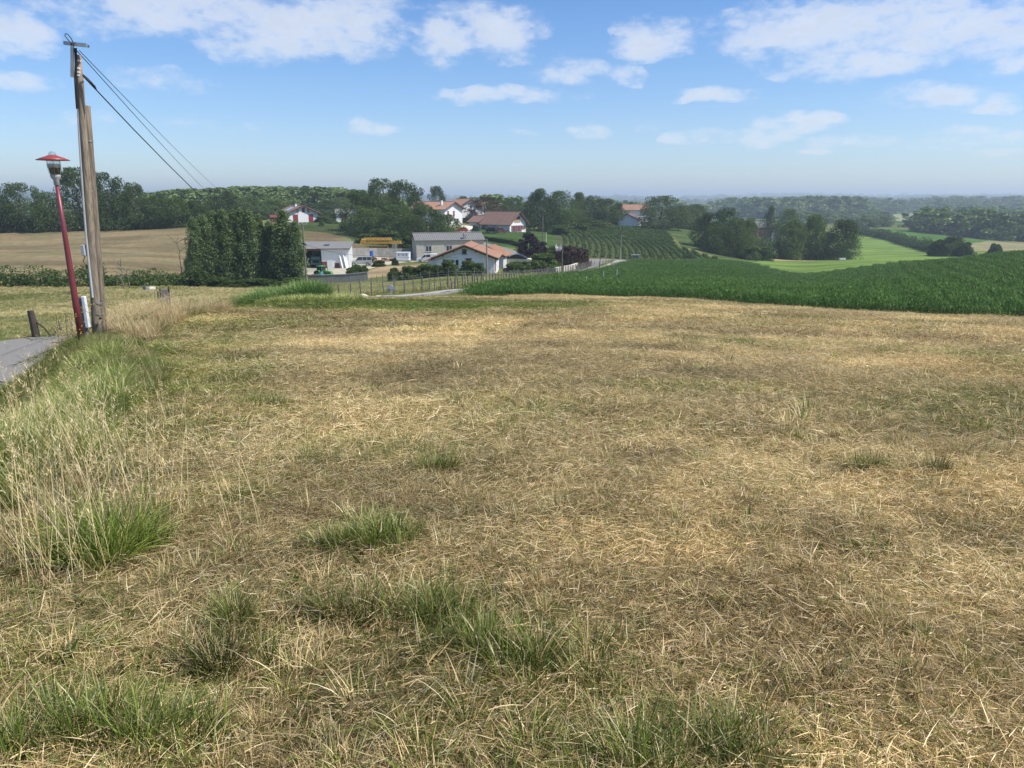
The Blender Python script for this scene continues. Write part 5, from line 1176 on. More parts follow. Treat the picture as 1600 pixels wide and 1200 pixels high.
for u, Y, lb, bd in ((768, 238, 'dark vehicle under the carport tent left on the bungalow forecourt', M_BLACK), (783, 240, 'dark maroon car parked before the bungalow wall', M_BROWNR)):
    car('parked_car', lb, u, Y, R(10), bd, [(-1.9, .3), (1.85, .3), (1.9, .75), (1.7, .92), (.9, 1.0), (-1.9, 1.05)], [(.9, 1.0), (.35, 1.5), (-1.4, 1.52), (-1.85, 1.05)], (1.52, -1.4, .4), 3.8, 1.7, (-1.2, 1.2), 'car', lift=.1, pillars=((.9, 1, .4, 1.5),))
t = thing('garden_gazebo', 'dark grey garden tent standing in front of the bungalow garage', 'tent', P(769, 236), R(8))
for x in (-2, 1.9):
    for y in (-1.3, 1.3): part('post', MB().box(x, x+.08, y, y+.08, -.2, 1.9), M_BLACK, t)
part('canopy', MB().add([(-2.2, -1.5, 1.9), (2.2, -1.5, 1.9), (2.2, 1.5, 1.9), (-2.2, 1.5, 1.9), (-1.4, 0, 2.45), (1.4, 0, 2.45), (-2.2, -1.5, 1.75), (2.2, -1.5, 1.75), (2.2, 1.5, 1.75), (-2.2, 1.5, 1.75)], [(0, 1, 5, 4), (1, 2, 5), (2, 3, 4, 5), (3, 0, 4), (0, 6, 7, 1), (1, 7, 8, 2), (2, 8, 9, 3), (3, 9, 6, 0)]), M_BLACK, t)
t = thing('parked_motorbike', 'dark motorbike parked by the bungalow porch', 'motorbike', P(792, 243), R(5))
part('frame', MB().beam((-.5, 0, .5), (.5, 0, .75), .16, .3).beam((.5, 0, .8), (.75, 0, .35), .07), M_BLACK, t)
for x in (-.65, .75): wheel(t, x, 0, .32, .12)
part('seat', MB().box(-.7, .05, -.13, .13, .78, .88), M_BLACK, t, bevel=.03)
part('handlebar', MB().tube([(.45, -.35, 1.05), (.5, 0, .95), (.45, .35, 1.05)], .02, 6), M_CHROME, t)
def lorry():
    t = thing('green_lorry', 'green lorry parked inside the open bay, its cab facing out', 'lorry', P(494, 135.5, -.05), R(0))
    part('cab', MB().prism([(-.0, .55), (0, 1.5), (.12, 2.15), (1.5, 2.2), (1.5, .55)], -1.0, 1.0, Matrix.Rotation(0, 4, 'Z') @ Matrix(((0, 1, 0, 0), (1, 0, 0, 0), (0, 0, 1, 0), (0, 0, 0, 1)))), M_GREENC, t, bevel=.05)
    part('windscreen', MB().add([(-.85, -.012, 1.5), (.85, -.012, 1.5), (.8, .1, 2.02), (-.8, .1, 2.02)], [(0, 1, 2, 3)]), M_SOLAR, t)
    part('grille', MB().box(-.6, .6, -.03, -.004, .95, 1.2), M_BLACK, t)
    part('bumper', MB().box(-1.02, 1.02, -.14, -.006, .5, .78), M_GREYPL, t)
    for s in (-1, 1):
        part('headlight', MB().box(s*.78-.13, s*.78+.13, -.04, -.004, .95, 1.15), M_WHITEPL, t); part('mirror', MB().box(s*1.2-.08, s*1.2+.08, -.02, .04, 1.5, 1.95), M_BLACK, t)
    part('cargo_body', MB().box(-1.1, 1.1, 1.6, 5.0, .9, 2.75), M_GREENC, t)
    for y in (.75, 4.1):
        for s in (-1, 1):
            o = link('wheel', MB().lathe([(.2, -.13), (.44, -.13), (.46, 0), (.44, .13), (.2, .13)], 16).mesh('wheel', M_TYRE), t); o.matrix_local = Matrix.Translation((s*.86, y, .46)) @ Matrix.Rotation(math.pi/2, 4, 'Y')
lorry()
def tractor():
    t = thing('green_tractor', 'bright green tractor standing in the yard before the open shed', 'tractor', P(506, 116), R(-22)); t.scale = (.72,)*3
    def tw(x, y, r, w):
        wh = link('wheel', MB().lathe([(r*.5, -w/2), (r*.92, -w/2), (r, -w/4), (r, w/4), (r*.92, w/2), (r*.5, w/2), (r*.5, -w/2)], 20).mesh('wheel', M_TYRE), t); wh.matrix_local = Matrix.Translation((x, y, r)) @ Matrix.Rotation(math.pi/2, 4, 'X')
        link('rim', MB().lathe([(.04, -w*.3), (r*.5, -w*.36), (r*.5, w*.36), (.04, w*.3)], 14).mesh('rim', M_TRACT), wh)
    for s in (-1, 1): tw(-.9, s*.95, .82, .45); tw(1.55, s*.85, .52, .34)
    part('bonnet', MB().prism([(.1, .8), (2.2, .75), (2.3, 1.25), (2.1, 1.5), (.1, 1.65)], -.42, .42), M_TRACT, t, bevel=.06)
    part('chassis', MB().box(-1.2, 2.0, -.3, .3, .5, .85), M_BLACK, t)
    part('cab_glass', MB().prism([(-1.25, 1.3), (.12, 1.3), (.0, 2.5), (-1.15, 2.5)], -.68, .68), M_GLASS, t)
    part('cab_roof', MB().box(-1.35, .2, -.78, .78, 2.503, 2.68), M_TRACT, t, bevel=.05)
    for x0, x1 in ((-1.27, -1.17), (.14, .02), (-.5, -.5)):
        for s in (-1, 1): part('cab_post', MB().beam((x0, s*.7, 1.3), (x1, s*.7, 2.5), .07, .07), M_TRACT, t)
    for s in (-1, 1):
        f = MB(); 
        for k in range(6):
            a0, a1 = R(20+k*25), R(45+k*25); f.beam((-.9+.95*math.cos(a0), s*.98, .82+.95*math.sin(a0)), (-.9+.95*math.cos(a1), s*.98, .82+.95*math.sin(a1)), .5, .05)
        part('mudguard', f, M_TRACT, t)
    part('exhaust', MB().tube([(.9, .35, 1.5), (.9, .35, 2.5)], .05, 8), M_BLACK, t)
    for s in (-1, 1): part('headlight', MB().box(2.27, 2.32, s*.25-.1, s*.25+.1, 1.05, 1.2), M_LAMPI, t)
tractor()
def lumps(name, label, cat, u, Y, m, n, spread, size, seed, group=None, lift=0):
    t = thing(name, label, cat, P(u, Y, lift), 0, group); r = random.Random(seed)
    for k in range(n):
        mb = MB(); s = size*r.uniform(.6, 1.2); M = Matrix.Translation((r.uniform(-spread, spread), r.uniform(-.5, .5)*spread*.6, s*.25)) @ Matrix.Rotation(r.random()*3, 4, 'Z') @ Matrix.Rotation(r.uniform(-.4, .4), 4, 'X')
        mb.box(-s/2, s/2, -s*.35, s*.35, -s*.22, s*.3, M); mb.v = [tuple(Vector(v)+Vector([r.uniform(-.1, .1)*s for _ in range(3)])) for v in mb.v]; part('piece', mb, m, t)
    return t
lumps('rubble_heap', 'heap of pale broken stone on the yard wall right of the tractor', 'rubble', 521, 115.5, M_STONE, 14, 1.5, .7, 5)
lumps('rubble_heap', 'flat spread of pale rubble at the yard wall right end', 'rubble', 536, 115.5, M_CONC, 10, 1.3, .6, 6)
lumps('rusty_implement', 'rusty orange farm implement left of the tractor', 'farm machine', 491, 116.5, M_TERRA, 6, .8, .8, 7)
lumps('scrap_pile', 'pile of timber and scrap along the high yard wall', 'scrap', 604, 152, M_WOODD, 12, 3.2, .8, 8)
lumps('scrap_pile', 'reddish scrap heap left of the white cabin', 'scrap', 597, 150, M_TERRA, 6, 1.6, .6, 9)
t = thing('blue_drum', 'blue plastic drum standing against the high yard wall', 'drum', P(581, 153, .7)); part('drum', MB().lathe([(.01, 0), (.38, 0), (.4, .1), (.38, .5), (.4, .9), (.38, 1.1), (.01, 1.1)], 16), M_BLUE, t); part('lid', MB().lathe([(.01, 1.12), (.36, 1.11), (.36, 1.15), (.01, 1.16)], 14), M_BLUE, t)
lumps('timber_stack', 'low pile of blocks under the blue drum', 'timber', 581, 153, M_WOODD, 4, .9, 1.0, 10)
t = thing('turquoise_tank', 'small turquoise tank in front of the tractor', 'tank', P(502, 115), R(20)); part('tank', MB().tube([(-.0, 0, .0), (0, 0, 1.1)], [.42, .36], 14), mat('turquoise_plastic', (.09, .30, .33), .5), t); part('cap', MB().tube([(0, 0, 1.1), (0, 0, 1.25)], .14, 10), M_BLACK, t)
# site cabin
t = thing('site_cabin', 'white site cabin with small slits at the foot of the high wall', 'cabin', P(629, 150), R(-4))
part('body', MB().box(-1.35, 1.35, 0, 1.8, .15, 1.75), M_WHITEPL, t, bevel=.03); part('roof', MB().box(-1.42, 1.42, -.07, 1.87, 1.753, 1.85), M_WHITEPL, t); part('plinth', MB().box(-1.3, 1.3, .05, 1.75, -.5, .147), M_BLACK, t)
for x in (-.75, .15, .85): part('window', MB().box(x-.08, x+.08, -.012, .003, 1.15, 1.5), M_GLASS, t)
# black-topped trailer
t = thing('covered_trailer', 'pale trailer with arched black cover beyond the hedge bushes', 'trailer', P(811, 133), R(-8))
part('body', MB().box(-2.4, 2.2, 0, 2, .5, 1.75), M_CREAM, t, bevel=.04)
mb = MB(); n = 10; pr = [(-2.5+4.0*k/n, 1.76+.75*math.sin(math.pi*k/n)) for k in range(n+1)]; mb.prism(pr, -.1, 2.1); part('cover', mb, M_BLACK, t)
for x in (-.8, .2): wheel(t, x, .1, .33)
# yellow folded tower crane
def crane():
    o = P(566, 165, .3); t = thing('folded_crane', 'yellow self-erecting crane folded flat on the terrace above the high wall', 'crane', o, R(-4)); Lc = 9.2
    def lattice(nm, x0, x1, z0, z1, y0, y1, step, sec=.10):
        p_ = part(nm, MB().beam((x0, y0, z0), (x1, y0, z0), sec).beam((x0, y1, z0), (x1, y1, z0), sec).beam((x0, (y0+y1)/2, z1), (x1, (y0+y1)/2, z1), sec), M_YEL, t)
        n = int((x1-x0)/step); f = MB()
        for k in range(n):
            a, b = x0+(x1-x0)*k/n, x0+(x1-x0)*(k+1)/n; m_ = (a+b)/2
            for y in (y0, y1): f.beam((a, y, z0), (m_, (y0+y1)/2, z1), sec*.55); f.beam((m_, (y0+y1)/2, z1), (b, y, z0), sec*.55)
            f.beam((a, y0, z0), (b, y1, z0), sec*.5)
        part('lattice', f, M_YEL, p_)
    lattice('upper_jib', .6, 7.0, 2.25, 2.75, -.4, .4, .55)
    lattice('lower_jib', 0, Lc, 1.45, 2.05, -.45, .45, .6)
    part('jib_side_plate', MB().box(0, Lc, -.5, -.46, 1.62, 1.78), M_YEL, t)
    part('mast', MB().box(.9, 6.4, -.4, .4, .35, .95), M_YEL, t, bevel=.03); part('mast_slot_shade', MB().box(1.7, 5.9, -.41, -.402, .55, .8), M_DARK, t)  # slot is a thin dark plate coloured as its inner shade
    part('jib_root', MB().prism([(-.4, 1.3), (.6, 1.2), (.8, 2.3), (.1, 2.5)], -.5, .5), M_YEL, t)
    part('winch', MB().box(6.3, 7.1, -.45, .45, .6, 1.45), M_BLACK, t)
    part('ballast', MB().box(7.1, 7.9, -.6, .6, .1, 1.35), M_CONC, t)
    part('chassis', MB().box(.5, 7.8, -.35, .35, -.2, .12), M_YEL, t)
    for x in (1, 7.2): part('outrigger', MB().box(x, x+.3, -1.2, 1.2, -.4, -.21), M_YEL, t)
crane()
# walls
def wall(name, label, line, h, th, m, cap=None, drop=1.5, cat='wall', seg=1.6, wob=0):
    L = [Vector((*q, 0)) for q in line]; o = L[0].copy(); o.z = tz(o.x, o.y); t = thing(name, label, cat, o); mb = MB(); cb = MB(); r = random.Random(3)
    for a, b in zip(L[:-1], L[1:]):
        n = max(1, int((b-a).length/seg))
        for k in range(n):
            p, q = a.lerp(b, k/n), a.lerp(b, (k+1)/n); d = (q-p).normalized(); nn = Vector((-d.y, d.x, 0))*th/2; zt1, zt2 = tz(p.x, p.y)+h+r.uniform(-wob, wob), tz(q.x, q.y)+h; zt2 = zt2 if not wob else zt1
            zb = min(zt1, zt2)-h-drop; vs = [p-nn, q-nn, q+nn, p+nn]
            vv = [Vector((v.x, v.y, zb))-o for v in vs]+[Vector((vs[0].x, vs[0].y, zt1))-o, Vector((vs[1].x, vs[1].y, zt2))-o, Vector((vs[2].x, vs[2].y, zt2))-o, Vector((vs[3].x, vs[3].y, zt1))-o]
            mb.add(vv, [(0, 3, 2, 1), (4, 5, 6, 7), (0, 1, 5, 4), (2, 3, 7, 6), (1, 2, 6, 5), (3, 0, 4, 7)])
    part('wall', mb, m, t)
    if cap:
        for a, b in zip(L[:-1], L[1:]):
            n = max(1, int((b-a).length/3))
            for k in range(n):
                p, q = a.lerp(b, k/n), a.lerp(b, (k+1)/n); p.z = tz(p.x, p.y)+h+.05; q.z = tz(q.x, q.y)+h+.05; cb.beam(p-o, q-o, th+.12, .09)
        part('coping', cb, cap, t)
    return t
wall('yard_wall', 'low grey concrete wall holding up the yard in front of the tractor', [P(u, Y).xy for u, Y in ((455, 110.6), (480, 110.4), (540, 110.4), (575, 110.4))], 1.15, .25, M_CONC, M_CONC, 1.2)
wall('high_yard_wall', 'long high concrete retaining wall below the yellow crane', [P(u, Y).xy for u, Y in ((545, 154), (590, 158.5), (648, 161))], 2.0, .3, M_CONC, None, 1.5)
wall('white_garden_wall', 'cream white garden wall curving along the road bend', [P(u, Y).xy for u, Y in ((868, 119), (876, 123.5), (888, 130), (900, 138), (909, 147))], .95, .25, M_CREAM, M_CREAM, .8)
wall('dark_lane_wall', 'long dark clipped hedge wall between the lawn and the lane', [P(u, Y).xy for u, Y in ((738, 214), (770, 203), (800, 193), (822, 183))], 1.0, 1.0, M_OAK, None, .8, 'hedge', wob=.1)
wall('loading_bank', 'low pale stone edge with a dark slab top in the gravel yard', [P(u, Y).xy for u, Y in ((776, 150), (792, 150), (806, 150.5))], .9, .5, M_STONE, M_WOODD, .5)
t = thing('cream_tarpaulin', 'pale cream sheet over a pile beside the lane above the workshop', 'tarpaulin', P(729, 246), R(10))
part('sheet', MB().add([(-2.2, 0, -.3), (2.2, 0, .0), (2.4, 2.6, 1.1), (-.6, 2.6, 1.5), (-1.4, 1.3, 1.2), (1.6, 1.3, .9), (-2.2, 2.7, -.3), (2.4, 2.7, -.2)], [(0, 1, 5, 4), (4, 5, 2, 3), (0, 4, 3, 6), (1, 7, 2, 5), (6, 3, 2, 7)]), M_CREAM, t)
# small stone shelter and the old wheel
t = thing('stone_shelter', 'small grey block shelter at the road junction below the row crop', 'shelter', P(993, 187.5), R(-5))
part('wall', MB().box(-1.0, -.55, -.5, .5, -.3, 1.1).box(-.548, .548, .3, .5, -.3, 1.1).box(.55, 1.0, -.5, .5, -.3, 1.1), M_CONC, t); part('roof_slab', MB().box(-1.15, 1.15, -.65, .6, 1.103, 1.3), M_CONC, t); part('letterbox', MB().box(-.3, .2, -.3, .0, .1, .6), M_GREYPL, t)
t = thing('cart_wheel', 'big old black wheel standing upright at the edge of the crop', 'wheel', P(1073, 185.5, .1), R(0))
M90 = Matrix.Translation((0, 0, .85)) @ Matrix.Rotation(math.pi/2, 4, 'X')
part('rim', MB().lathe([(.72, -.09), (.92, -.09), (.92, .09), (.72, .09), (.72, -.09)], 26).__class__().add([M90 @ Vector(v) for v in MB().lathe([(.72, -.09), (.92, -.09), (.92, .09), (.72, .09), (.72, -.09)], 26).v], MB().lathe([(.72, -.09), (.92, -.09), (.92, .09), (.72, .09), (.72, -.09)], 26).f), M_WOODD, t)
for k in range(5):
    a = math.pi*k/5; part('spoke', MB().beam((-.73*math.cos(a), 0, .85-.73*math.sin(a)), (.73*math.cos(a), 0, .85+.73*math.sin(a)), .07, .05), M_WOODD, t)
part('hub', MB().tube([(0, -.14, .85), (0, .14, .85)], .13, 12), M_WOODD, t)
# white plumes
t = thing('pampas_plumes', 'tuft of white feathery plumes among the dark shrubs', 'pampas grass', P(871, 140), 0); r = random.Random(4)
for k in range(14):
    a = r.random()*6.28; q = r.uniform(.2, 1.1); p0 = Vector((q*.2*math.cos(a), q*.2*math.sin(a), 2.6)); p1 = Vector((q*math.cos(a), q*math.sin(a), r.uniform(3.6, 4.7))); part('plume', MB().tube([p0, p0.lerp(p1, .6), p1], [.02, .16, .04], 6, jit=.5), M_PAMPAS, t)
part('stems', MB().tube([(0, 0, 0), (0, 0, 2.7)], .18, 6), M_MIDG, t)
t = thing('white_trough', 'tiny white trough in the grass at the foot of the spreading valley tree', 'trough', P(1316, 232), 0); part('basin', MB().box(-1.0, 1.0, -.3, .3, .1, .7), M_WHITEPL, t); part('legs', MB().box(-.8, -.7, -.25, .25, -.2, .1).box(.7, .8, -.25, .25, -.2, .1), M_GREYPL, t)

# ------------------------------------------------------------------ fences
def fence(name, label, line, sp, h, rad, m, seed, wires=3, lean=.05, skip=None):
    r = random.Random(seed); L = [Vector((*q, 0)) for q in line]; o = L[0].copy(); o.z = tz(o.x, o.y); t = thing(name, label, 'fence', o); tops = []
    protos_ = []
    for k in range(3):
        mb = MB(); mb.tube([(0, 0, -.4), (r.uniform(-.03, .03), 0, .3), (r.uniform(-.04, .04), 0, .7), (r.uniform(-.05, .05), 0, 1.0)], [rad*1.1, rad, rad*.95, rad*.8], 6, jit=.25); protos_.append(mb.mesh('post', m))
    for a, b in zip(L[:-1], L[1:]):
        n = max(1, round((b-a).length/sp))
        for k in range(n):
            p = a.lerp(b, (k+r.uniform(-.15, .15))/n); p.z = tz(p.x, p.y); hh = h*r.uniform(.82, 1.12)
            q = link('post', protos_[r.randrange(3)], t, p-o, (r.gauss(0, lean), r.gauss(0, lean), r.random()*6)); s = r.uniform(.8, 1.3); q.scale = (s, s, hh); tops.append(p-o)
    for w in range(wires):
        z = h*(.35+.27*w); part('wire', MB().tube([q+Vector((0, 0, z)) for q in tops], .012, 4, False), M_STEEL, t)
    return t
fence('field_fence', 'old post and wire fence of uneven grey stakes between the far pasture and the lane', [P(u, Y).xy for u, Y in ((494, 62), (530, 62.5), (600, 63.5), (660, 66), (700, 69), (760, 80), (830, 95), (885, 118), (900, 126), (925, 150))], .95, 1.3, .07, M_WOODG, 11)
fence('hedge_fence', 'thin stake fence running along the foot of the row of bushes', [P(u, Y).xy for u, Y in ((560, 108), (600, 104), (640, 103), (700, 104), (770, 106), (830, 112), (870, 117))], 1.4, 1.15, .05, M_WOODG, 12, 2)
fence('slope_fence', 'pale stake fence climbing the scrubby slope below the farmhouse', [P(u, Y).xy for u, Y in ((490, 222), (520, 205), (545, 190), (570, 178))], 2.6, 1.2, .05, M_WOODG, 13, 1)
fence('lawn_fence', 'dark garden fence in front of the garage wing', [P(u, Y).xy for u, Y in ((718, 240), (735, 240), (752, 238))], 2.0, 1.0, .05, M_WOODD, 14, 3)
fence('lane_side_fence', 'low stake fence beside the lane near the road junction', [P(u, Y).xy for u, Y in ((905, 132), (930, 150), (960, 170))], 1.8, 1.0, .05, M_WOODG, 15, 1)
# roadside fence posts on the left
t = thing('gate_post_fence', 'broken fence by the road with one thick dark post, thin stakes and fallen braces', 'fence', P(57, 29.3)); o = Vector(t.location)
part('thick_post', MB().tube([(0, 0, -.3), (-.02, 0, .6), (-.06, 0, 1.15)], [.15, .14, .12], 9, jit=.12), M_WOODD, t)
a = P(98, 29.8)-o; part('stake', MB().tube([a+Vector((.05, 0, -.2)), a+Vector((-.04, 0, .82))], [.05, .045], 7), M_WOODG, t)
b = P(116, 30.2)-o; part('stake', MB().tube([b+Vector((.12, 0, -.2)), b+Vector((-.06, 0, .80))], [.055, .04], 7), M_WOODG, t)
part('brace', MB().tube([(.1, 0, .68), (.4, .02, .4), (.62, .02, .02)], [.03, .035, .03], 6), M_WOODD, t)
part('brace', MB().tube([(.62, .1, .1), a+Vector((.1, 0, .56))], [.05, .05], 6), M_WOODD, t)
part('wire', MB().tube([(-12, -2, .7), (0, 0, .8), a+Vector((0, 0, .6)), b+Vector((0, 0, .6))], .008, 4), M_STEEL, t)
c = P(255, 26.5); t = thing('stake_pair', 'two thin stakes holding an upright pinkish-grey slab in the tall grass', 'stakes', c)
part('stake', MB().tube([(-.09, 0, -.2), (-.08, 0, 1.02)], [.035, .03], 7), M_WOODG, t); part('stake', MB().tube([(.0, 0, -.2), (.02, 0, 1.12)], [.032, .028], 7), M_WOODD, t); part('slab', MB().box(.06, .30, .0, .05, -.1, 1.1), mat('pinkish_slab', (.36, .30, .27), .9), t, bevel=.008); part('stake', MB().tube([(.34, .02, -.2), (.33, .02, 1.2)], [.028, .024], 6), M_WOODD, t)

# ------------------------------------------------------------------ the two big posts on the left
def local_ray(u, v, Y, o): return ray(u, v, Y)-o
def pole_foot():
    Yp = 16.2; b = P(152, Yp); base = Vector((b.x, b.y, b.z-.15)); t = thing('utility_pole', 'weathered wooden utility pole strapped to a second shorter pole, with steel crossarm on top', 'utility pole', base)
    top = ray(122.5, 86, Yp-.1)-base; d = top.normalized(); n = 10; L = top.length
    rad = [.104-.044*k/n for k in range(n+1)]; part('pole', MB().tube([d*(L*k/n)+Vector((random.uniform(-.006, .006), 0, 0)) for k in range(n+1)], rad, 14, jit=.05), M_WOOD, t, True)
    b2 = ray(157, 505, Yp+.22)-base; b2.z = -.1; top2 = ray(135.5, 165, Yp+.2)-base; part('second_pole', MB().tube([b2.lerp(top2, k/8) for k in range(9)], [.092-.020*k/8 for k in range(9)], 14, jit=.05), M_WOODR, t, True)
    # steel mast and crossarm
    c0 = local_ray(121, 122, Yp-.1, base); c1 = local_ray(117.5, 70, Yp-.1, base); f = Vector((0, -.10, 0))
    part('mast', MB().beam(c0+f-Vector((.05, 0, 0)), c1+f, .05, .05), M_STEEL, t)
    a = local_ray(100, 67, Yp-.2, base); b_ = local_ray(135.5, 71, Yp-.2, base); ca_ = part('crossarm', MB().beam(a, b_, .05, .07).beam(a+Vector((0, .1, .0)), b_+Vector((0, .1, 0)), .015, .05), M_STEEL, t)
    part('brace', MB().beam(local_ray(112, 70, Yp-.2, base), local_ray(117, 82, Yp-.15, base), .02), M_STEEL, t)
    # loop of cable over the top
    lp = [local_ray(u, v, Yp-.25, base) for u, v in ((116, 72), (107, 63), (101.5, 56), (102, 52.5), (106, 53.5), (111, 60), (116, 69))]; part('cable_loop', MB().tube(lp, .010, 6), M_CABLE, t)
    for v in (95, 107, 113, 118):
        p = local_ray(122.3+ (v-95)*.05, v, Yp-.1, base); part('steel_band', MB().tube([p-d*.018, p+d*.018], [.068]*2, 14, False), M_FRAME, t)
    for v in (181, 220, 298): 
        p = local_ray({181: 127, 220: 139, 298: 143}[v], v, Yp+(0 if v == 181 else .2), base); part('steel_band', MB().tube([p-d*.015, p+d*.015], [.086 if v == 181 else .089]*2, 14, False), M_STEEL, t)
    for v in (472, 489):
        p = local_ray(152+ (v-472)*.05, v, Yp, base); part('steel_band', MB().tube([p-d*.015, p+d*.015], [.108]*2, 14, False), M_STEEL, t)
    # conduit down the left side and cables above it
    cu = [(120, 168), (122, 210), (125, 260), (129, 320), (133, 370), (138, 420), (143, 465)]
    part('conduit', MB().tube([local_ray(u+1.8, v, Yp-.12, base) for u, v in cu], .024, 10), M_CONDUIT, t)
    for k, off in enumerate((0, 1.3, 2.4)): part('riser_cable', MB().tube([local_ray(u+off, v, Yp-.17, base) for u, v in ((117, 75), (117.5, 100), (116.5+math.sin(k)*.8, 125), (118+k*.3, 150), (119.5, 170))], .011, 6), M_CABLE, t)
    bx = local_ray(131.6, 391, Yp-.12, base); part('junction_box', MB().box(bx.x-.045, bx.x+.035, bx.y-.06, bx.y+.06, bx.z-.12, bx.z+.12), M_GREYPL, t, bevel=.01)
    part('drip_cable', MB().tube([bx+Vector((0, 0, -.12)), bx+Vector((-.05, -.02, -.25)), bx+Vector((.02, 0, -.36)), bx+Vector((-.02, 0, -.42))], .009, 5), M_CABLE, t)
    part('hole_plug', MB().tube([local_ray(156.5, 498, Yp-.16, base), local_ray(156.5, 498, Yp-.11, base)], .032, 10), M_DARK, t)
    # marker post beside it
    m = P(141, 15.9); t2 = thing('cable_cover_post', 'short white and grey cable cover post against the foot of the wooden pole', 'post', m)
    zt = ray(140, 463, 15.9).z-m.z; part('white_face', MB().box(-.028, .05, -.05, .04, .35, zt), M_WHITEPL, t2, bevel=.01); part('grey_side', MB().box(-.105, -.03, -.03, .05, -.2, zt-.02), M_WOODG, t2, bevel=.008)
    # lamp
    Yl = 15.2; b = P(129, Yl); base = Vector((b.x, b.y, b.z-.15)); tl = thing('street_lamp', 'maroon street lamp with flat red hat, leaning slightly to the left', 'street lamp', base)
    top = ray(88.5, 286, Yl)-base; d = top.normalized(); part('post', MB().tube([Vector((0, 0, 0)), d*top.length*.35, d*top.length*.7, top], [.068, .064, .050, .038], 16), M_MAROON, tl, True)
    q = d.to_track_quat('Z', 'Y').to_matrix().to_4x4(); M = Matrix.Translation(top) @ q
    def lp_(nm, prof, m_, n=22, sm=True, par=tl): x = MB().lathe(prof, n); return part(nm, MB().add([M @ Vector(v) for v in x.v], x.f), m_, par, sm)
    s = Yl/F
    lp_('collar', [(.038, -.05), (.055, -.04), (.055, .06), (.085, .10), (.10, .15), (.09, .17), (.001, .17)], M_GREYPL)
    lp_('lamp_housing', [(.001, .16), (.085, .165), (.10, .24), (.10, .30), (.001, .31)], M_WOODD)
    lp_('glass_globe', [(.09, .14), (.118, .22), (.128, .30), (.13, .37), (.125, .44), (.12, .455)], M_LAMPG, 28)
    lp_('reflector', [(.12, .30), (.121, .38), (.10, .381), (.10, .30)], M_LAMPI)
    lp_('hat', [(.10, .462), (.305, .447), (.31, .452), (.20, .50), (.10, .535), (.075, .55)], M_HATRED, 36)
    lp_('dome', [(.072, .545), (.07, .58), (.05, .61), (.001, .622)], M_LAMPG)
    for k in range(3):
        a = 2.1*k+.5; part('globe_rib', MB().tube([M @ Vector((.095*math.cos(a), .095*math.sin(a), .16)), M @ Vector((.132*math.cos(a), .132*math.sin(a), .35)), M @ Vector((.125*math.cos(a), .125*math.sin(a), .46))], .006, 5), M_GREYPL, tl)
pole_foot()
def simple_pole(name, label, u, vtop, Y, rad, m, lean=0, arm=False, cat='pole', lampy=False, rtop=.7):
    b = P(u, Y); t = thing(name, label, cat, b); h = EYE+Y*wv(vtop)-b.z
    part('pole', MB().tube([(0, 0, -.3), (lean*.5, 0, h*.5), (lean, 0, h)], [rad, rad*.85, rad*rtop], 8), m, t)
    if arm:
        part('crossarm', MB().beam((lean-.55, 0, h-.1), (lean+.6, 0, h-.1), .07), M_STEEL, t)
        for x in (-.5, .0, .5): part('insulator', MB().lathe([(.05, 0), (.06, .08), (.03, .14), (.001, .15)], 8, (lean+x, 0, h-.06)), M_GREYPL, t)
        part('clamp', MB().box(-.16, .16, -.14, .14, h-2.62, h-2.45), M_CABLE, t)
    if lampy: part('lamp_head', MB().box(lean-.1, lean+.55, -.1, .1, h-.02, h+.08), M_GREYPL, t)
    else: part('cap', MB().tube([(lean, 0, h), (lean, 0, h+.05)], rad*rtop*1.15, 8), M_STEEL, t)
    return Vector((b.x+lean, b.y, b.z+h))
pA = simple_pole('concrete_pole', 'pale pole with a small crossarm at the right end of the poplar row', 480, 349, 92, .13, M_WOODG, 0, True)
pB = simple_pole('wooden_pole', 'brown wooden pole in front of the white gable house', 761, 374, 98, .12, M_WOOD)
pC = simple_pole('tall_pole', 'tall bare pole at the edge of the lawn right of the bungalow', 847.5, 338, 160, .14, M_WOODG)
simple_pole('short_pole', 'short pale post beside the tall pole, on the crop corner', 853, 364, 182, .12, M_CREAM)
pD = simple_pole('lane_pole', 'thin wooden pole in front of the white garden wall', 878, 382, 121, .10, M_WOODG)
simple_pole('leaning_pole', 'slim dark pole leaning right by the road bend', 936, 380, 140, .07, M_WOODD, .45)
simple_pole('metal_lamp_post', 'slim white metal lamp post at the road junction', 969.5, 368, 183, .07, M_GREYPL, 0, lampy=True, cat='lamp post')
simple_pole('garden_mast', 'thin pole among the trees left of the farmhouse', 407.5, 318, 270, .12, M_GREYPL)
for u, v0, Y, lb in ((916, 432, 78, 'tall thin white marker stake in the maize, left of the others'), (942.5, 424, 92, 'short white marker stake in the maize below the lane'), (963.5, 420, 100, 'faint marker stake in the maize, farthest of the four'), (1486.5, 471, 46, 'lone white marker stake in the maize at right')):
    b = P(u, Y); t = thing('marker_stake', lb, 'stake', b); h = EYE+Y*wv(v0)-b.z; part('stake', MB().tube([(0, 0, -.2), (.02, 0, h)], .03, 6), M_WHITEPL, t); part('cap', MB().tube([(.02, 0, h), (.02, 0, h+.04)], .034, 6), M_GREYPL, t)
def cable(name, label, pts_, rad, sag=None, n=24):
    o = Vector(pts_[0]); t = thing(name, label, 'cable', o); L = []
    for a, b in zip(pts_[:-1], pts_[1:]):
        a = Vector(a); b = Vector(b); s = (b-a).length*(sag or .02)
        for k in range(n): q = k/n; L.append(a.lerp(b, q)-Vector((0, 0, 4*s*q*(1-q)))-o)
    L.append(Vector(pts_[-1])-o); part('wire', MB().tube(L, rad, 6), M_CABLE, t); return t
top_l = ray(130, 119, 16); arm0 = ray(119, 78, 16); arm1 = ray(124, 79, 16)
e1 = Vector((pA.x-.1, pA.y, pA.z-2.5))
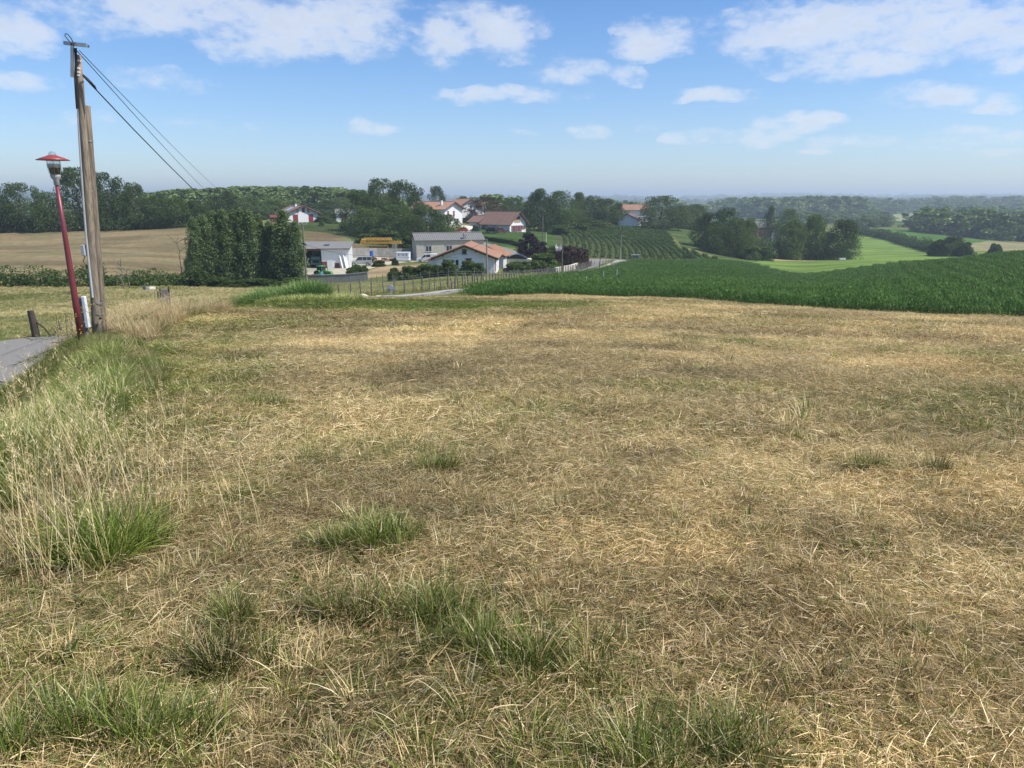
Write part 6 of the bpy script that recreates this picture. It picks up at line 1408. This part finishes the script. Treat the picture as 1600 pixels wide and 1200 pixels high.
cable('telephone_cable', 'thick black cable sagging from the wooden pole to the pole by the poplars', [top_l, e1], .0135, .030)
part_ = MB().tube([ray(u, v, 16.02) for u, v in ((129.5, 117), (136, 123), (143, 130), (150, 139))], [.022, .028, .026, .012], 6); t = thing('cable_splice', 'knotted cable anchor where the thick cable leaves the wooden pole', 'cable fitting', ray(140, 127, 16)); part_.v = [tuple(Vector(v)-Vector(t.location)) for v in part_.v]; part('clamp', part_, M_CABLE, t); part('tail', MB().tube([Vector((0, 0, 0)), Vector((.1, 0, -.09)), Vector((.13, 0, -.19))], .009, 5), M_CABLE, t)
far1 = ray(384, 308, 262); far2 = ray(395, 303, 262)
cable('power_line', 'lower of the two thin wires running from the crossarm to the distant trees', [arm0, far1], .009, .016, 40)
cable('power_line', 'upper of the two thin wires running from the crossarm to the distant trees', [arm1, far2], .008, .0135, 40)
cable('yard_cable', 'cable from the poplar pole past the open shed to the white gable house', [e1, ray(545, 398, 108), ray(716, 402, 112)], .022, .012)
cable('house_cable', 'cable from the brown wooden pole to the white gable house', [pB-Vector((0, 0, .2)), ray(668, 408, 116)], .018, .02)
cable('lane_cable', 'cable crossing from the brown wooden pole to the tall pole', [pB-Vector((0, 0, .2)), pC-Vector((0, 0, 3.2))], .02, .02)
cable('bend_cable', 'cable from the tall pole to the thin lane pole', [pC-Vector((0, 0, 3.2)), pD-Vector((0, 0, .3)), ray(936, 384, 140)], .02, .02)
# road sign seen from behind
b = P(611, 62.3); t = thing('round_sign', 'round road sign seen from behind, standing among the fence stakes', 'road sign', b, R(6)); h = EYE+62.3*wv(451)-b.z
x = MB().lathe([(.001, -.012), (.31, -.012), (.325, 0), (.31, .012), (.001, .012)], 26); M = Matrix.Translation((0, 0, h)) @ Matrix.Rotation(math.pi/2, 4, 'X'); part('plate', MB().add([M @ Vector(v) for v in x.v], x.f), M_SIGNB, t)
part('bracket', MB().box(-.24, .24, -.05, -.014, h-.03, h+.03), M_STEEL, t); part('post', MB().tube([(0, -.07, -.3), (0, -.07, h+.18)], .03, 8), M_GREYPL, t)
# pale kerb along the lane, two rocks on it, the thin irrigation pipe
def lay(name, label, pts_, w, h, m, cat, pn='bar', sub=5):
    o = P(*pts_[0]); t = thing(name, label, cat, o); L = [P(u, Y) for u, Y in pts_]
    for a, b in zip(L[:-1], L[1:]):
        for k in range(sub):
            p = a.lerp(b, k/sub); q = a.lerp(b, (k+.985)/sub); p.z = tz(p.x, p.y)+h*.5; q.z = tz(q.x, q.y)+h*.5; part(pn, MB().beam(p-o, q-o, w, h), m, t)
    return t
lay('lane_kerb', 'pale concrete kerb line between the green grass and the fence', [(526, 56), (600, 56.6), (660, 58), (700, 61), (722, 64.5)], .22, .16, M_CONC, 'kerb', 'kerb_stone', 4)
lay('lane_edge', 'thin pale gravel edge of the lane running beside the maize', [(750, 71), (790, 80), (830, 88), (875, 103), (910, 120), (950, 152)], .3, .1, M_GRAVEL, 'kerb', 'edge_strip', 6)
for u, Y, lb in ((566, 54.8, 'pale yellowish rock on the kerb, left one'), (592, 56, 'whiter rock lying on the kerb right of the first')):
    t = lumps('rock', lb, 'rock', u, Y, M_CREAM, 1, .01, .6, int(u)); 
t = thing('irrigation_pipe', 'long thin grey irrigation pipe lying along the edge of the dry field', 'pipe', P(1170, 42.5)); o = Vector(t.location)
L = [P(u, Y, .07) for u, Y in ((1170, 42.5), (1230, 40.3), (1300, 38.6), (1400, 37), (1500, 36), (1610, 35.2), (1750, 34.5))]
for a, b in zip(L[:-1], L[1:]): part('pipe_length', MB().tube([a-o, a.lerp(b, .97)-o], .035, 8), M_GREYPL, t); part('coupling', MB().tube([a.lerp(b, .97)-o, b-o], .05, 8), M_STEEL, t)
# dead little trees by the bramble hedge
def dead_tree(u, Y, vtop, label, seed, m=M_WOODG, spread=1.0):
    r = random.Random(seed); b = P(u, Y); h = EYE+Y*wv(vtop)-b.z; t = thing('dead_tree', label, 'dead tree', b)
    pts_ = [Vector((0, 0, -.1))]; 
    for k in range(1, 7): pts_.append(Vector((r.uniform(-.12, .12)*k*.4, r.uniform(-.1, .1), h*k/6)))
    part('trunk', MB().tube(pts_, [.09, .08, .065, .05, .035, .025, .01], 6), m, t)
    for k in range(9):
        i = r.randrange(2, 6); p = pts_[i]; a = r.random()*6.28; L_ = r.uniform(.5, 1.3)*spread; q = p+Vector((math.cos(a)*L_, math.sin(a)*L_*.5, L_*r.uniform(.2, .8))); e = q+Vector((math.cos(a)*L_*.4, 0, r.uniform(-.3, .4)))
        part('branch', MB().tube([p, q, e], [.03, .02, .006], 5), m, t)
dead_tree(286, 100, 366, 'bare dark-stemmed dying tree left of the poplars', 1, M_WOODD, 1.3)
dead_tree(193, 88, 408, 'pale dead sapling in front of the bramble hedge', 2)
dead_tree(203, 88.5, 418, 'shorter pale dead sapling right beside the first one', 3)
dead_tree(150, 88, 424, 'pale bare stem against the bramble hedge near the wooden pole', 5)
for u, Y, lb in ((229, 84, 'grey block lying in the pasture below the dead saplings'), (239, 85, 'small white block in the pasture beside the grey one')):
    lumps('block', lb, 'block', u, Y, M_CREAM if u > 230 else M_CONC, 1, .01, .9, int(u))
# weeds with yellow flowers at the pole foot
WL = ['left of the lamp foot, tallest', 'just left of the lamp foot', 'between lamp and wooden pole, front', 'at the foot of the cable cover post', 'right of the wooden pole foot', 'low, in front of the lamp foot', 'over the road near the left edge, tallest there', 'cut by the left edge of the photo', 'over the road, right one of the near three']
for k, (u, Y, h) in enumerate(((96, 14.6, 1.0), (108, 15.2, .9), (134, 14.4, .75), (146, 15.3, .9), (156, 14.9, .7), (122, 14.0, .6), (20, 8.6, .85), (5, 8.3, .7), (45, 9.0, .8))):
    t = thing('yellow_weed', 'yellow-flowered weed '+WL[k], 'weed', P(u, Y), 0, 'yellow-flowered weeds on the bank'); r = random.Random(k); st = MB(); fl = MB()
    st.tube([(0, 0, 0), (.02, 0, h*.5), (.05, 0, h)], [.004, .003, .002], 5)
    for j in range(7):
        z = h*r.uniform(.4, .95); a = r.random()*6.28; L_ = r.uniform(.1, .28); e = (math.cos(a)*L_, math.sin(a)*L_, z+L_*.9); st.tube([(.03, 0, z), e], [.002, .0015], 4); fl.lathe([(.001, .0), (.013, .003), (.011, .010), (.001, .013)], 8, e)
    part('stem', st, M_MIDG, t); part('flowers', fl, M_YFLOW, t)

# ------------------------------------------------------------------ the air
def haze():
    mb = MB(); mb.box(-9500, 9500, -400, 9500, -70, 62)
    m, g, out = base_mat('haze_air'); v = g.n('ShaderNodeVolumePrincipled'); v.inputs['Density'].default_value = HAZE
    v.inputs['Color'].default_value = (.77, .90, 1.0, 1); v.inputs['Anisotropy'].default_value = .2
    g.L.new(v.outputs[0], out.inputs['Volume'])
    tag(link('haze', mb.mesh('haze', m)), kind='stuff')
haze()
